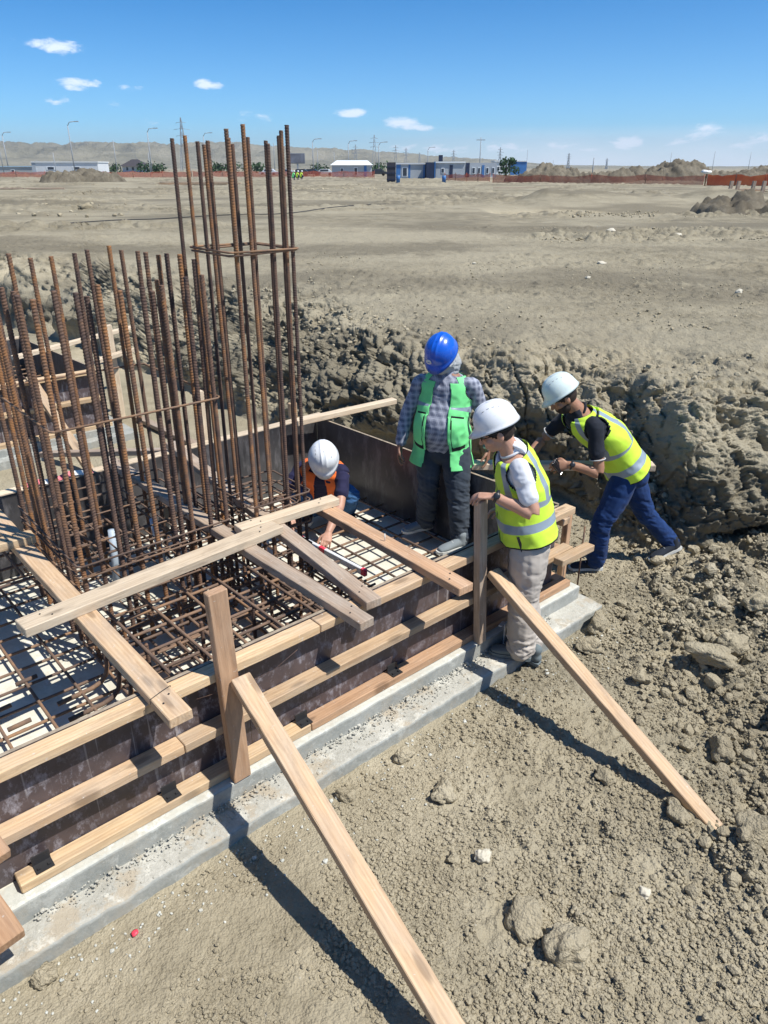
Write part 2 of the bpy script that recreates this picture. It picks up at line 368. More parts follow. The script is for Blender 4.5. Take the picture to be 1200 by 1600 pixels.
def build_terrain():
    fine = np.arange(-46, 46.01, .11); az = np.radians(np.concatenate([np.linspace(-180, -49, 60), fine, np.linspace(49, 179.9, 60)[:-1] if False else np.linspace(49, 177.8, 60)]))
    r = [.25]; 
    while r[-1] < 24: r.append(r[-1] * (1.02 if r[-1] < 1.3 else 1.0031))
    while r[-1] < 400: r.append(r[-1] * 1.010)
    while r[-1] < 9000: r.append(r[-1] * 1.06)
    r = np.array(r); AZ, R = np.meshgrid(az[::4], r); zc, sc_ = base_z(np.sin(AZ) * R, np.cos(AZ) * R)
    wgt = (1 + 3.6 * ((sc_ > 0) & (sc_ < .46) & (R < 14))) * np.gradient(np.arange(len(r)) * 1.0)[:, None]
    NR = int(len(r) * 1.12); Rn = np.empty((NR, len(az)))
    for j in range(len(az)):
        cu = np.cumsum(wgt[:, min(j // 4, wgt.shape[1] - 1)]); Rn[:, j] = np.interp(np.linspace(cu[0], cu[-1], NR), cu, r)
    # smooth the spacing between neighbouring bearings
    ker = np.ones(9) / 9; Rp = np.pad(Rn, ((0, 0), (4, 4)), mode='edge'); Rn = sum(Rp[:, k:k + len(az)] for k in range(9)) / 9
    R = Rn; AZ = np.repeat(az[None], NR, 0); x = np.sin(AZ) * R; y = np.cos(AZ) * R
    z, s = base_z(x, y)
    # gentle roll of the pit floor and the plateau
    z = z + .05 * fbm2(x, y, .5, 3, 5) * (R < 60) + .25 * fbm2(x, y, .06, 3, 8) * sstep(20, 60, R) * (s >= 1)
    # shallow scraped trench and lip across the plateau on the right
    lip = sstep(0, 1.2, x - 4.0) * (np.exp(-((y - 39 - .1 * x) / 2.6) ** 2) * .55 * (.6 + 1.2 * fbm2(x, y, .35, 3, 71)) - np.exp(-((y - 33.5) / 2.2) ** 2) * .45)
    z = z + lip
    P = np.stack([x, y, z], -1)
    dj = np.gradient(P, axis=0); di = np.gradient(P, axis=1); N = np.cross(di, dj); N /= np.linalg.norm(N, axis=-1, keepdims=True) + 1e-12
    N = np.where(N[..., 2:3] < 0, -N, N)
    D = np.zeros_like(x); nr = R < 24; xs, ys, zs, ss = x[nr], y[nr], z[nr], s[nr]
    kk = 1 - sstep(.2, 1.9, xs); wall = sstep(0, .10, ss) * ((1 - sstep(.30, .80, ss)) * (1 - kk) + (1 - sstep(.5, .98, ss)) * kk)
    def low(x, y, z):
        wx, wy = x + .10 * fbm2(x, y, 2.0, 2, 70), y + .10 * fbm2(x, y, 2.0, 2, 71)
        o = n3(wx * .95, wy * .8, z * .35, 20) * .46 + n3(wx * 2.3, wy * 2.0, z * .9, 21) * .30
        o += .26 * sstep(2.30, 2.62, x + .25 * z) * (1 - sstep(3.3, 3.9, x)) - .12 * sstep(1.9, 2.1, x) * (1 - sstep(2.2, 2.42, x)); return o
    D[nr] = wall * low(xs, ys, zs)
    for _ in range(3): D[1:-1, 1:-1] = (D[1:-1, 1:-1] * 2 + D[:-2, 1:-1] + D[2:, 1:-1] + D[1:-1, :-2] + D[1:-1, 2:]) / 6
    tt = sstep(-1.0, 1.5, x)[..., None]; DIR = np.array([-.60, -.62, .46]) * (1 - tt) + np.array([-.06, -.86, .46]) * tt; DIR /= np.linalg.norm(DIR, axis=-1, keepdims=True)
    wm = np.zeros_like(x); wm[nr] = sstep(.0, .35, wall); wm = wm[..., None]; N = N * (1 - wm) + DIR * wm; N /= np.linalg.norm(N, axis=-1, keepdims=True) + 1e-12; N0 = N
    P = P + N * D[..., None]; dj = np.gradient(P, axis=0); di = np.gradient(P, axis=1); N = np.cross(di, dj); N /= np.linalg.norm(N, axis=-1, keepdims=True) + 1e-12; N = np.where(N[..., 2:3] < 0, -N, N)
    for _ in range(4): N[1:-1, 1:-1] = (N[1:-1, 1:-1] + N[:-2, 1:-1] + N[2:, 1:-1] + N[1:-1, :-2] + N[1:-1, 2:]) / 5
    N = N * (1 - wm) + (N0 * .8 + N * .2) * wm; N /= np.linalg.norm(N, axis=-1, keepdims=True) + 1e-12
    D = np.zeros_like(x); xs, ys, zs = P[..., 0][nr], P[..., 1][nr], P[..., 2][nr]
    kk = 1 - sstep(.2, 1.9, xs); wall = sstep(0, .08, ss) * ((1 - sstep(.32, .75, ss)) * (1 - kk) + (1 - sstep(.5, .98, ss)) * kk); edge = sstep(.25, .5, ss) * (1 - sstep(.8, 1.0, ss) * .7)
    # foundation stands on levelled ground
    a = xs * cA + ys * sA; bb = -xs * sA + ys * cA
    inside = (a < 3.9) & (bb > 2.2) & (bb < 5.4)
    # roughness zones of the pit floor: trodden on the left, crumbly, then heavy clods on the right
    j = .35 * fbm2(xs, ys, 1.3, 3, 12)
    heavy = sstep(1.35, 1.95, xs + j) * (ss < .35) * (1 - sstep(.1, .3, ss)); heavy = np.maximum(heavy, sstep(0, .05, ss) * (1 - sstep(.12, .3, ss)) * .8)
    medium = np.clip(sstep(-.15, .6, xs + j + .15 * (2.6 - ys)) , 0, 1) * (ss <= 0.02)
    back = (a > 3.95) * (ss <= .02) * sstep(3.9, 4.6, ys); heavy = heavy * (1 - .75 * back * (xs < 1.9))
    lowcut = (1 - .5 * back)
    def sub(mask, fn):
        o = np.zeros_like(xs); i = mask > .004
        if i.any(): o[i] = fn(xs[i], ys[i], zs[i]) * mask[i]
        return o
    d = .010 * fbm2(xs, ys, 7, 4, 3)
    pit = (ss < .35) * 1.0
    d += sub(pit, lambda x, y, z: (clods(x, y, .042, 1, .4) * .35 + clods(x, y, .021, 2, .85) * .45) * (.35 + .65 * sstep(-.2, 1.0, x)))
    d += sub(medium * lowcut, lambda x, y, z: clods(x, y, .075, 3, .35) * .4 + clods(x, y, .034, 7, .7) * .45 + .022 * fbm2(x, y, 4, 4, 9))
    d += sub(heavy, lambda x, y, z: (blocks(x, y, z, .26, 84) - .3) * .075 + (blocks(x + .03 * n2(x * 9, y * 9, 3), y + .03 * n2(x * 9, y * 9, 4), z, .12, 85) - .4) * .055 + (blocks(x, y, z, .055, 86) - .4) * .028 + .10 * fbm2(x, y, 1.6, 5, 14, .6) + clods(x, y, .4, 15, .4) * .25 + .03 * fbm2(x, y, 9, 3, 17))
    def wallf(x, y, z):
        q = y * .9 + 1.5 * z; al = x - .35 * y
        jx, jy, jz = (.018 * fbm3(x, y, z, 6, 3, k, .5) for k in (70, 71, 72))
        wx, wy, wz = x + jx * 2, y + jy * 2, z + jz * 2
        o = (blocks(wx, wy, wz * .8, .38, 80) - .4) * .085 + (blocks(wx, wy, wz, .16, 81) - .4) * .038 + (blocks(x + jx, y + jy, z + jz, .075, 82) - .4) * .028 + (blocks(x, y, z, .034, 83) - .4) * .018
        o += fbm3(x, y, z, 16, 3, 29, .65) * .030 + fbm3(x, y, z, 2.2, 3, 30, .5) * .22 + fbm3(x, y, z, 6.5, 2, 31, .55) * .07
        tm = sstep(.02, .18, n2(x * .7 + 3, y * .5, 46)) ; tooth = np.abs(np.sin((al + z * .55 + .03 * n2(x * 4, z * 3, 48)) * math.pi / .115)); o += tm * tooth * .022 * (1 - sstep(.6, 1.2, x))
        g = np.abs(fbm2(al * 1.4 + z * .9, q * .3, 1.7, 3, 44)); o -= (1 - sstep(0, .022, g)) * .08
        hol = sstep(.13, .22, fbm3(x, y, z, 2.9, 4, 57)); o = o - hol * .085
        return o
    d += sub(wall, wallf)
    d += sub(edge, lambda x, y, z: (blocks(x, y, z, .17, 87) - .4) * .05 + .08 * fbm2(x, y, 2.2, 5, 64, .6) + (blocks(x, y, z, .075, 88) - .4) * .03 + clods(x, y, .04, 63, .7) * .4)
    plat = (ss > .9) * 1.0; pm = sstep(.02, .22, fbm2(xs, ys * 1.6, .35, 3, 81))
    d += sub(plat, lambda x, y, z: .014 * fbm2(x, y, 2.5, 5, 83, .62) + clods(x, y, .05, 84, .35) * .4)
    d += sub(plat * pm, lambda x, y, z: clods(x, y, .09, 86, .6) * .45 + clods(x, y, .2, 85, .3) * .3)
    st_ = sstep(17.5, 18.8, ys + .8 * fbm2(xs, ys, .5, 3, 97)) * (1 - sstep(22, 23.5, ys + .8 * fbm2(xs, ys, .5, 3, 98))) * sstep(.17, .23, xs / np.maximum(ys, 1) + .05 * fbm2(xs, ys, .4, 2, 99)) * plat * sstep(-.08, .10, fbm2(xs, ys, .9, 3, 96))
    d += sub(st_, lambda x, y, z: blocks(x, y, x * 0, .34, 95) * .15 + blocks(x, y, x * 0, .13, 94) * .08 - .05)
    d = np.where(inside, 0, d); D[nr] = d
    far = ~nr & (R < 400); xs, ys = x[far], y[far]
    pm = sstep(.08, .25, fbm2(xs, ys * 2.2, .12, 3, 91))
    D[far] = (.03 * fbm2(xs, ys, 1.1, 4, 92) + pm * (blocks(xs, ys, xs * 0, .6, 93) * .16 + .12 * fbm2(xs, ys, 2.2, 3, 94)) + sstep(27.5, 28.5, ys) * (1 - sstep(31, 32.5, ys)) * sstep(.13, .2, xs / ys) * (blocks(xs, ys, xs * 0, .5, 91) * .28 - .1) * sstep(-.1, .08, fbm2(xs, ys, .5, 3, 90)) + sstep(42, 44, ys) * (1 - sstep(47, 49, ys)) * sstep(.02, .06, xs / ys) * (blocks(xs, ys, xs * 0, .7, 89) * .34 - .12) * sstep(-.05, .1, fbm2(xs, ys, .3, 3, 88))) * (s[far] > .9)
    P = P + N * D[..., None]
    # keep clear of the footing
    a = P[..., 0] * cA + P[..., 1] * sA; bb = -P[..., 0] * sA + P[..., 1] * cA
    under = (a < 3.85) & (bb > 2.24) & (bb < 5.35); P[..., 2] = np.where(under, np.minimum(P[..., 2], -.01), P[..., 2])
    nu, nv = x.shape[1], x.shape[0]
    idx = np.arange(nu * nv).reshape(nv, nu); nxt = np.roll(idx, -1, axis=1)
    F = np.stack([idx[:-1], idx[1:], nxt[1:], nxt[:-1]], -1).reshape(-1, 4)
    global TG; TG = (np.degrees(az), R, P[..., 2].copy())
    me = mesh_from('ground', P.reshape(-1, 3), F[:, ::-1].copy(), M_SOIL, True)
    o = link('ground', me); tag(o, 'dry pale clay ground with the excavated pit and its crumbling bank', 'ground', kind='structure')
build_terrain()

def surf_z(x, y):
    az, R, Z = TG; x = np.atleast_1d(np.asarray(x, float)); y = np.atleast_1d(np.asarray(y, float)); out = np.empty(x.shape)
    for k in range(0, len(x), 20000):
        q = slice(k, k + 20000); j = np.clip(np.searchsorted(az, np.degrees(np.arctan2(x[q], y[q]))), 0, len(az) - 1); h = np.hypot(x[q], y[q])
        i = np.clip((R[:, j] < h).sum(0), 0, len(R) - 1); out[q] = Z[i, j]
    return out
def build_hills():
    m, t, b = new_mat('far_hill_soil', .95, .05)
    geo = t.n('ShaderNodeNewGeometry'); p = geo.outputs['Position']
    f = t.math('ADD', t.math('MULTIPLY', t.noise(p, .004, 6, .65), .65), t.math('MULTIPLY', t.noise(t.mapping(p, (.3, 1, 1)), .02, 4, .6), .35))
    t.l(t.ramp(f, [(.36, (.20, .185, .125)), (.5, (.30, .275, .19)), (.66, (.40, .36, .265))]), b.inputs['Base Color'])
    bump(t, b, t.noise(p, .012, 7, .75), 1.0, 30)
    azs = np.radians(np.arange(-62, 62, .12)); rr = np.linspace(1700, 3600, 60); AZ, R = np.meshgrid(azs, rr)
    pa = np.degrees(AZ)
    top = np.interp(pa, [-62, -35, -23.5, -20, -14, -10, -7, -3, 0, 3, 6.5, 9.5, 12, 20, 62], [1.35, 1.5, 1.62, 1.78, 1.62, 1.55, 1.35, 1.18, 1.0, .82, .60, .38, .2, .1, .1]) * 1.0
    prof = sstep(0, .55, (R - 1700) / 1900)
    H = 2600 * np.tan(np.radians(top)) * prof
    x = np.sin(AZ) * R; y = np.cos(AZ) * R
    er = 1 - np.abs(fbm2(x, y, .0055, 5, 5, .6)) * 3.6
    H = H * (.78 + .30 * fbm2(x, y, .0022, 4, 3) + .24 * er) + 2.0 * prof
    P = np.stack([x, y, H + .5], -1); nv, nu = x.shape; idx = np.arange(nu * nv).reshape(nv, nu)
    F = np.stack([idx[:-1, :-1], idx[:-1, 1:], idx[1:, 1:], idx[1:, :-1]], -1).reshape(-1, 4)
    me = mesh_from('hills', P.reshape(-1, 3), F, m); o = link('hills', me); tag(o, 'bare olive hills along the horizon', 'hills', kind='structure')
build_hills()

# ---------------------------------------------------------------- concrete footing
def concrete(name, lo, hi, rough_h=.004):
    m, t, b = new_mat(name, .9, .15)
    geo = t.n('ShaderNodeNewGeometry'); p = geo.outputs['Position']
    f = t.math('ADD', t.math('MULTIPLY', t.noise(p, 3.2, 6, .65), .6), t.math('MULTIPLY', t.noise(p, 42, 4, .7), .4))
    c = t.ramp(f, [(.36, lo), (.62, hi)])
    st = t.ramp(t.noise(p, 5, 6, .75), [(.50, 0.0), (.58, 1.0)]); c = t.mix(t.math('MULTIPLY', st, .8 if 'crumb' in name else .25), c, (.42, .36, .27)); wt = t.ramp(t.noise(p, 8, 6, .75), [(.56, 0.0), (.62, 1.0)]); c = t.mix(t.math('MULTIPLY', wt, .5), c, tuple(min(.72, q * 1.35) for q in hi))
    t.l(c, b.inputs['Base Color']); bump(t, b, t.noise(p, 55, 6, .7), .6, rough_h); return m
M_CONC = concrete('grey_concrete', (.25, .265, .25), (.38, .39, .365))
M_CONC_IN = concrete('cream_blinding_concrete', (.56, .55, .46), (.70, .68, .58), .002)
M_CRUMB = concrete('crumbled_concrete', (.33, .32, .275), (.52, .51, .455), .014)
M_LEDGE = concrete('dusty_concrete_ledge', (.42, .43, .39), (.56, .56, .50), .004)

def slab(name, a0, a1, b0, b1, z0, z1, parent, mats, top_rough, side_rough, seed, res=.018, hole=None):
    """slab with rough, slightly broken edges; fine grid on the strip that shows"""
    nx = int((a1 + .6) / res); us = np.concatenate([np.linspace(a0, -.6, 8)[:-1], np.linspace(-.6, a1, nx)])
    vs = np.concatenate([np.linspace(0, .32, int(.32 / res)), np.linspace(.34, b1 - b0, 14)[0:]])
    U, V = np.meshgrid(us, b0 + vs); Zt = np.full_like(U, z1)
    Zt = Zt + top_rough * (fbm2(U, V, 9, 4, seed) + clods(U, V, .05, seed + 1, .6) * 6 * 1.0)
    dlt = side_rough * fbm2(U, np.zeros_like(V) + seed, 9, 5, seed + 3, .8)
    e0 = np.exp(-((V - b0) / .03) ** 2); V2 = V + dlt * e0 * 1.0; Zt = Zt - e0 * np.abs(fbm2(U, V, 14, 3, seed + 4)) * side_rough * 1.2
    ea = np.exp(-((U - a1) / .04) ** 2); U2 = U + ea * side_rough * fbm2(V, U * 0, 6, 4, seed + 6)
    nv, nu = U.shape; top = np.stack([U2, V2, Zt], -1).reshape(-1, 3)
    lv = []; per = list(range(nu)) + [j * nu + nu - 1 for j in range(1, nv)]
    NS = 7; verts = [top]; pidx = np.array(per); prev = pidx; faces = []
    idx = np.arange(nu * nv).reshape(nv, nu)
    faces += np.stack([idx[:-1, :-1], idx[:-1, 1:], idx[1:, 1:], idx[1:, :-1]], -1).reshape(-1, 4).tolist(); fm = [0] * len(faces)
    base = len(top)
    for k in range(1, NS + 1):
        q = top[pidx].copy(); t = k / NS; q[:, 2] = q[:, 2] * (1 - t) + z0 * t
        nse = side_rough * .5 * fbm2(q[:, 0] + q[:, 1], q[:, 2] * 3, 12, 4, seed + 9) * (np.sin(math.pi * min(t, .98)) + .2)
        q[:nu, 1] -= nse[:nu]; q[nu:, 0] += nse[nu:]
        verts.append(q); cur = np.arange(base, base + len(pidx)); base += len(pidx)
        for i in range(len(pidx) - 1): faces.append((prev[i], cur[i], cur[i + 1], prev[i + 1])); fm.append(1)
        prev = cur
    V3 = np.concatenate(verts); W = np.stack([V3[:, 0] * cA - V3[:, 1] * sA, V3[:, 0] * sA + V3[:, 1] * cA, V3[:, 2]], -1)
    return mk(name, W, faces, mats, parent, True, fm)
foot = empty('concrete_footing', w(.5, 2.3, 0), 'stepped pale grey concrete blinding under the timber formwork', 'concrete footing')
slab('lower_step', -7, 3.88, 2.205, 5.3, -.05, .09, foot, [M_CRUMB, M_CONC], .010, .006, 3)
slab('upper_step', -7, 3.82, 2.358, 5.15, .085, .19, foot, [M_CONC_IN, M_CONC], .0016, .0035, 13)
me_ = bpy.data.objects['upper_step'].data; me_.materials.append(M_LEDGE)
for pl in me_.polygons:
    if pl.material_index == 0 and abs((pl.center + Vector(bpy.data.objects['concrete_footing'].location)).dot(BV) - 2.40) < .075: pl.material_index = 2

# crumbs of concrete on the lower ledge
def rock_vf(c, r, seed, sub=2, flat=.75, sharp=.35):
    bm = bmesh.new(); bmesh.ops.create_icosphere(bm, subdivisions=sub, radius=1.0)
    V = np.array([v.co[:] for v in bm.verts]); F = [[v.index for v in f.verts] for f in bm.faces]; bm.free()
    rs = np.random.RandomState(seed); dirs = rs.normal(size=(9, 3)); dirs /= np.linalg.norm(dirs, axis=1, keepdims=True)
    for dvec in dirs:
        k = V @ dvec; lim = rs.uniform(.50, .85); over = np.clip(k - lim, 0, None); V = V - over[:, None] * dvec * (1 - .1 * sharp)
    V = V * (1 + .16 * fbm3(V[:, 0] + seed, V[:, 1], V[:, 2], 1.7, 4, seed % 97)[:, None])
    if sub >= 3: V = V * (1 + .30 * (blocks(V[:, 0] + seed, V[:, 1], V[:, 2], .62, seed % 89) - .45) + .14 * (blocks(V[:, 0] + seed, V[:, 1], V[:, 2], .27, seed % 83) - .45))[:, None]
    V = V * np.array([1, rs.uniform(.7, 1), flat * rs.uniform(.8, 1.1)]) * r
    a = rs.uniform(0, 6.28); R = np.array([[math.cos(a), -math.sin(a), 0], [math.sin(a), math.cos(a), 0], [0, 0, 1]])
    return V @ R.T + np.array(c), F
def scatter_rocks(name, pts, mat, label, cat, sub=1):
    bases = [rock_vf((0, 0, 0), 1, 100 + i, sub) for i in range(10)]; V = []; F = []; o = 0
    pts = np.array(pts); ids = np.arange(len(pts)) % 10
    for q in range(10):
        pp = pts[ids == q]
        if not len(pp): continue
        v, f = np.array(bases[q][0]), np.array(bases[q][1]); ang = np.arange(len(pp)) * 2.399 + q; c_, s_ = np.cos(ang)[:, None], np.sin(ang)[:, None]; r = pp[:, 3:4]
        X = (v[None, :, 0] * c_ - v[None, :, 1] * s_) * r + pp[:, 0:1]; Y = (v[None, :, 0] * s_ + v[None, :, 1] * c_) * r + pp[:, 1:2]; Z = v[None, :, 2] * r + pp[:, 2:3]
        V.append(np.stack([X, Y, Z], -1).reshape(-1, 3)); F.append((f[None] + (np.arange(len(pp)) * len(v))[:, None, None]).reshape(-1, 3) + o); o += len(pp) * len(v)
    me = mesh_from(name, np.concatenate(V), np.concatenate(F), mat, False); ob = link(name, me)
    tag(ob, label, cat, kind='stuff')
pts = []
for i in range(1500):
    a = RS.uniform(-.2, 3.85); b_ = 2.36 - abs(RS.normal(0, .055)); 
    if b_ < 2.215: continue
    if n2(np.array([a * 1.6]), np.array([b_ * 2.]), 5)[0] < -.12: continue
    p = w(a, b_, .093 + .02 * max(0, (b_ - 2.30) / .06)); pts.append((p.x, p.y, p.z, RS.uniform(.003, .0085) * (1 + 1.1 * (RS.rand() < .06))))
scatter_rocks('concrete_crumbs', pts, M_CRUMB, 'grey crumbs of spilt concrete along the lower footing step', 'rubble')
pts = []
for i in range(420):
    a = RS.uniform(-.1, 3.9); b_ = 2.18 - abs(RS.normal(0, .16)); p = w(a, b_, 0); pts.append((p.x, p.y, float(surf_z(p.x, p.y)[0]) + .003, RS.uniform(.003, .009) * (1 + (RS.rand() < .08))))
scatter_rocks('concrete_chips', pts, M_LEDGE, 'pale concrete chips scattered on the soil beside the footing', 'rubble', 1)
# loose soil crumbs on the pit floor and at the foot of the bank
def crumbs():
    n = 480000; az_ = np.radians(RS.uniform(-43, 43, n)); rr_ = 1.25 * (6.2 / 1.25) ** RS.rand(n); x = rr_ * np.sin(az_); y = rr_ * np.cos(az_); a = x * cA + y * sA; b_ = -x * sA + y * cA
    hv = np.clip((x + .35 * fbm2(x, y, 1.3, 3, 12) - 1.3) / .6, 0, 1); nz = fbm2(x, y, 2.0, 3, 77); nz2 = fbm2(x, y, 7, 2, 78)
    den = .30 + .30 * np.clip((x + .3) / 1.2, 0, 1) + 1.1 * nz + .8 * nz2 + .3 * hv
    z, s = base_z(x, y); ok = ((a > 3.9) | (b_ < 2.17)) & (RS.rand(n) < den) & (z < .9)
    x, y, hv, rr_ = x[ok], y[ok], hv[ok], rr_[ok]; m = len(x); u = RS.rand(m)
    size = (.0032 + .0042 * u ** 2) * (.50 + .50 * np.clip((x + .4) / 1.2, 0, 1)) + (RS.rand(m) < .10 + .12 * hv) * RS.uniform(.003, .012, m); zz = surf_z(x, y)
    return x, y, zz, size, hv
cx_, cy_, cz_, cs_, ch_ = crumbs(); sel = np.arange(len(cx_))[:125000]
scatter_rocks('soil_crumbs', list(zip(cx_[sel], cy_[sel], cz_[sel] + cs_[sel] * .3, cs_[sel])), M_CLOD, 'loose crumbs of dry clay strewn over the pit floor', 'soil crumbs')
pts = []
for i in range(5200):
    x = 1.15 + abs(RS.normal(0, 1.1)); y = RS.uniform(1.6, 6.2); a = x * cA + y * sA; b_ = -x * sA + y * cA
    if a < 3.93 and b_ > 2.15: continue
    if n2(np.array([x * 1.7]), np.array([y * 1.7]), 15)[0] < RS.uniform(-.5, .25) or (x < 1.9 and y > 4.35): continue
    z = float(surf_z(x, y)[0]); 
    if z > .55: continue
    r_ = .010 + .030 * RS.rand() ** 2.6 + (RS.rand() < .045) * RS.uniform(.02, .05); r_ *= min(1, .35 + .8 * max(0, (x - 1.1))); pts.append((x, y, z + r_ * .30, r_))
scatter_rocks('soil_lumps', pts, M_CLOD, 'hand-sized lumps of dug clay heaped on the right of the pit floor', 'soil lumps', 2)
pts = []
for i in range(6500):   # lumps caught on the bank and along its lip
    x = RS.uniform(-3.5, 4.2); y = RS.uniform(5.2, 12); z_, s_ = base_z(np.array([x]), np.array([y]))
    if not (.02 < s_[0] < .85): continue
    z = float(surf_z(x, y)[0]); r_ = .008 + .028 * RS.rand() ** 2.8; pts.append((x, y, z + r_ * .2, r_))
scatter_rocks('bank_lumps', pts, M_CLOD, 'small lumps of clay caught on the face and lip of the bank', 'soil lumps', 2)

# larger clods and stones one can point at
M_STONE = plain('pale_stone', (.56, .52, .42), .8, .2, var=.1, nscale=20, bmp=.002)
CL = [(.28, 2.63, .075, 'rounded clay clod left of the middle brace shadow', 0), (.30, 2.26, .036, 'small round clay lump beside the cream stone', 0), (.43, 2.27, .052, 'cream rounded stone on the trodden soil', 1),
      (1.08, 2.11, .030, 'small pale upright stone on the right foreground', 1), (1.66, 2.34, .105, 'largest clay boulder at the right edge below the brace foot', 0), (.70, 1.85, .095, 'angular cracked clay clod in the right foreground', 0),
      (.57, 1.97, .10, 'flat cracked clay clod next to the angular one', 0), (1.10, 2.73, .060, 'blocky clay clod in the shadow of the right brace', 0), (1.41, 4.05, .10, 'brown clay clod against the footing corner', 0),
      (1.37, 2.50, .075, 'clay clod just before the foot of the right brace', 0), (.10, 2.88, .06, 'clay clod at the footing edge near its middle', 0), (1.9, 3.55, .15, 'long flat slab of clay casting a dark hollow on the right', 0),
      (1.28, 3.83, .085, 'clay clod below the end of the footing', 0), (-.19, 2.62, .055, 'low clay lump beside the left brace', 0), (-1.27, 1.76, .05, 'clay lump at the lower left footing edge', 0),
      (2.35, 3.2, .10, 'broken clay lump near the right edge', 0), (2.1, 2.75, .09, 'lumpy clay boulder right of the brace foot', 0), (2.45, 4.1, .11, 'broad clay boulder below the bank on the right', 0), (1.75, 2.95, .10, 'clay boulder beside the brace shadow', 0), (2.15, 3.75, .10, 'clay boulder behind the flat slab', 0)]
for i, (x, y, r, lb, st) in enumerate(CL):
    v, f = rock_vf((x, y, float(surf_z(x, y)[0]) + r * .30), r, 300 + i, 4, .8 if i != 11 else .4)
    v = np.array(v); c0 = np.array([x, y, r * .3]); q = v - c0; ln = np.linalg.norm(q, axis=1, keepdims=True)
    v = v + q / ln * (.10 * r * fbm3(v[:, 0], v[:, 1], v[:, 2], 4 / r * .25, 4, i)[:, None] * 2)
    o = mk('stone' if st else 'clay_clod', v, f, M_STONE if st else M_CLOD); tag(o, lb, 'stone' if st else 'clod', 'stones and clods lying on the pit floor')

# ---------------------------------------------------------------- formwork
def ply_mat():
    m, t, b = new_mat('film_faced_plywood', .42, .5)
    geo = t.n('ShaderNodeNewGeometry'); p = geo.outputs['Position']
    base = t.ramp(t.noise(p, 4, 5, .6), [(.35, (.050, .040, .044)), (.65, (.098, .076, .080))])
    scuff = t.ramp(t.noise(t.mapping(p, (1, 1, .6)), 26, 6, .75), [(.50, 0.0), (.70, 1.0)])
    zone = t.ramp(t.noise(p, 2.1, 3, .5), [(.38, .2), (.6, 1.0)])
    c = t.mix(t.math('MULTIPLY', t.math('MULTIPLY', scuff, zone), .85), base, (.37, .36, .40))
    drip = t.ramp(t.noise(t.mapping(p, (34, 34, 1.2)), 1.0, 2, .5), [(.66, 0.0), (.70, 1.0)])
    c = t.mix(t.math('MULTIPLY', drip, .30), c, (.55, .53, .52))
    t.l(c, b.inputs['Base Color']); t.l(t.ramp(scuff, [(0, .38), (1, .8)]), b.inputs['Roughness']); return m
def ply_in_mat():
    m, t, b = new_mat('oiled_plywood_face', .38, .5)
    geo = t.n('ShaderNodeNewGeometry'); p = geo.outputs['Position']
    base = t.ramp(t.noise(p, 3, 5, .6), [(.35, (.030, .030, .033)), (.65, (.075, .072, .074))])
    sc_ = t.ramp(t.noise(t.mapping(p, (1, 1, .35)), 11, 6, .7), [(.5, 0.0), (.75, 1.0)])
    c = t.mix(t.math('MULTIPLY', sc_, .5), base, (.30, .29, .30)); t.l(c, b.inputs['Base Color']); return m
M_PLY = ply_mat(); M_PLYIN = ply_in_mat()
M_PLYEDGE = plain('plywood_edge', (.33, .27, .20), .8, .2, var=.25, nscale=30)
M_BLACK = plain('black_steel', (.028, .028, .030), .5, .4)
ZT = .79
def ply_panel(parent, p0, p1, z0, z1, th, outdir, name='plywood_sheet', inner=M_PLYIN):
    """sheet between p0 and p1 (plan), its outer face at the line, thickness th inward"""
    p0, p1 = Vector(p0), Vector(p1); i = -Vector(outdir) * th
    q = [p0, p1, p1 + i, p0 + i]; v = [tuple(Vector((c.x, c.y, z))) for z in (z0, z1) for c in q]
    f = [(0, 1, 5, 4), (2, 3, 7, 6), (1, 2, 6, 5), (3, 0, 4, 7), (4, 5, 6, 7), (3, 2, 1, 0)]
    return mk(name, v, f, [M_PLY, inner, M_PLYEDGE], parent, False, [0, 1, 2, 2, 2, 2])
ff = empty('formwork_wall', w(1.8, 2.44, .19), 'front formwork wall of dark scuffed plywood with three long timber walers', 'formwork wall')
cuts = [-3.5, -1.1, 1.33, 3.66]
for i in range(3): ply_panel(ff, w(cuts[i] + .001, 2.482 + .001 * i, 0), w(cuts[i + 1] - .002, 2.482 + .001 * i, 0), .192, ZT - .002 + .002 * i, .018, -BV)
def waler(parent, a0, a1, z, mat, b=2.44, wd=.08): return board('waler', w(a0, b, z), w(a1, b, z), wd, .045, mat, parent=parent)
waler(ff, -3.4, 1.70, ZT - .0235, W_YELLOW); waler(ff, 1.704, 3.73, ZT - .0225, W_PINE)
waler(ff, -3.4, .96, .478, W_PINE); waler(ff, .963, 3.75, .478, W_PINE)
waler(ff, .235, 1.62, .2145, W_YELLOW); waler(ff, 1.624, 3.77, .2145, W_RED); waler(ff, -3.4, .02, .2145, W_YELLOW)
for px_a in (.335, .885, 1.60, 2.21, 3.35):
    vf = VF(); R3 = Matrix.Rotation(TH, 3, 'Z')
    vf.box(w(px_a, 2.432, .2405), (.07, .05, .005), R3); vf.box(w(px_a, 2.458, .262), (.07, .006, .045), R3)
    for dx in (-.02, .02): vf.box(w(px_a + dx, 2.425, .246), (.011, .011, .008), R3)
    vf.mk('bracket', M_BLACK, ff)
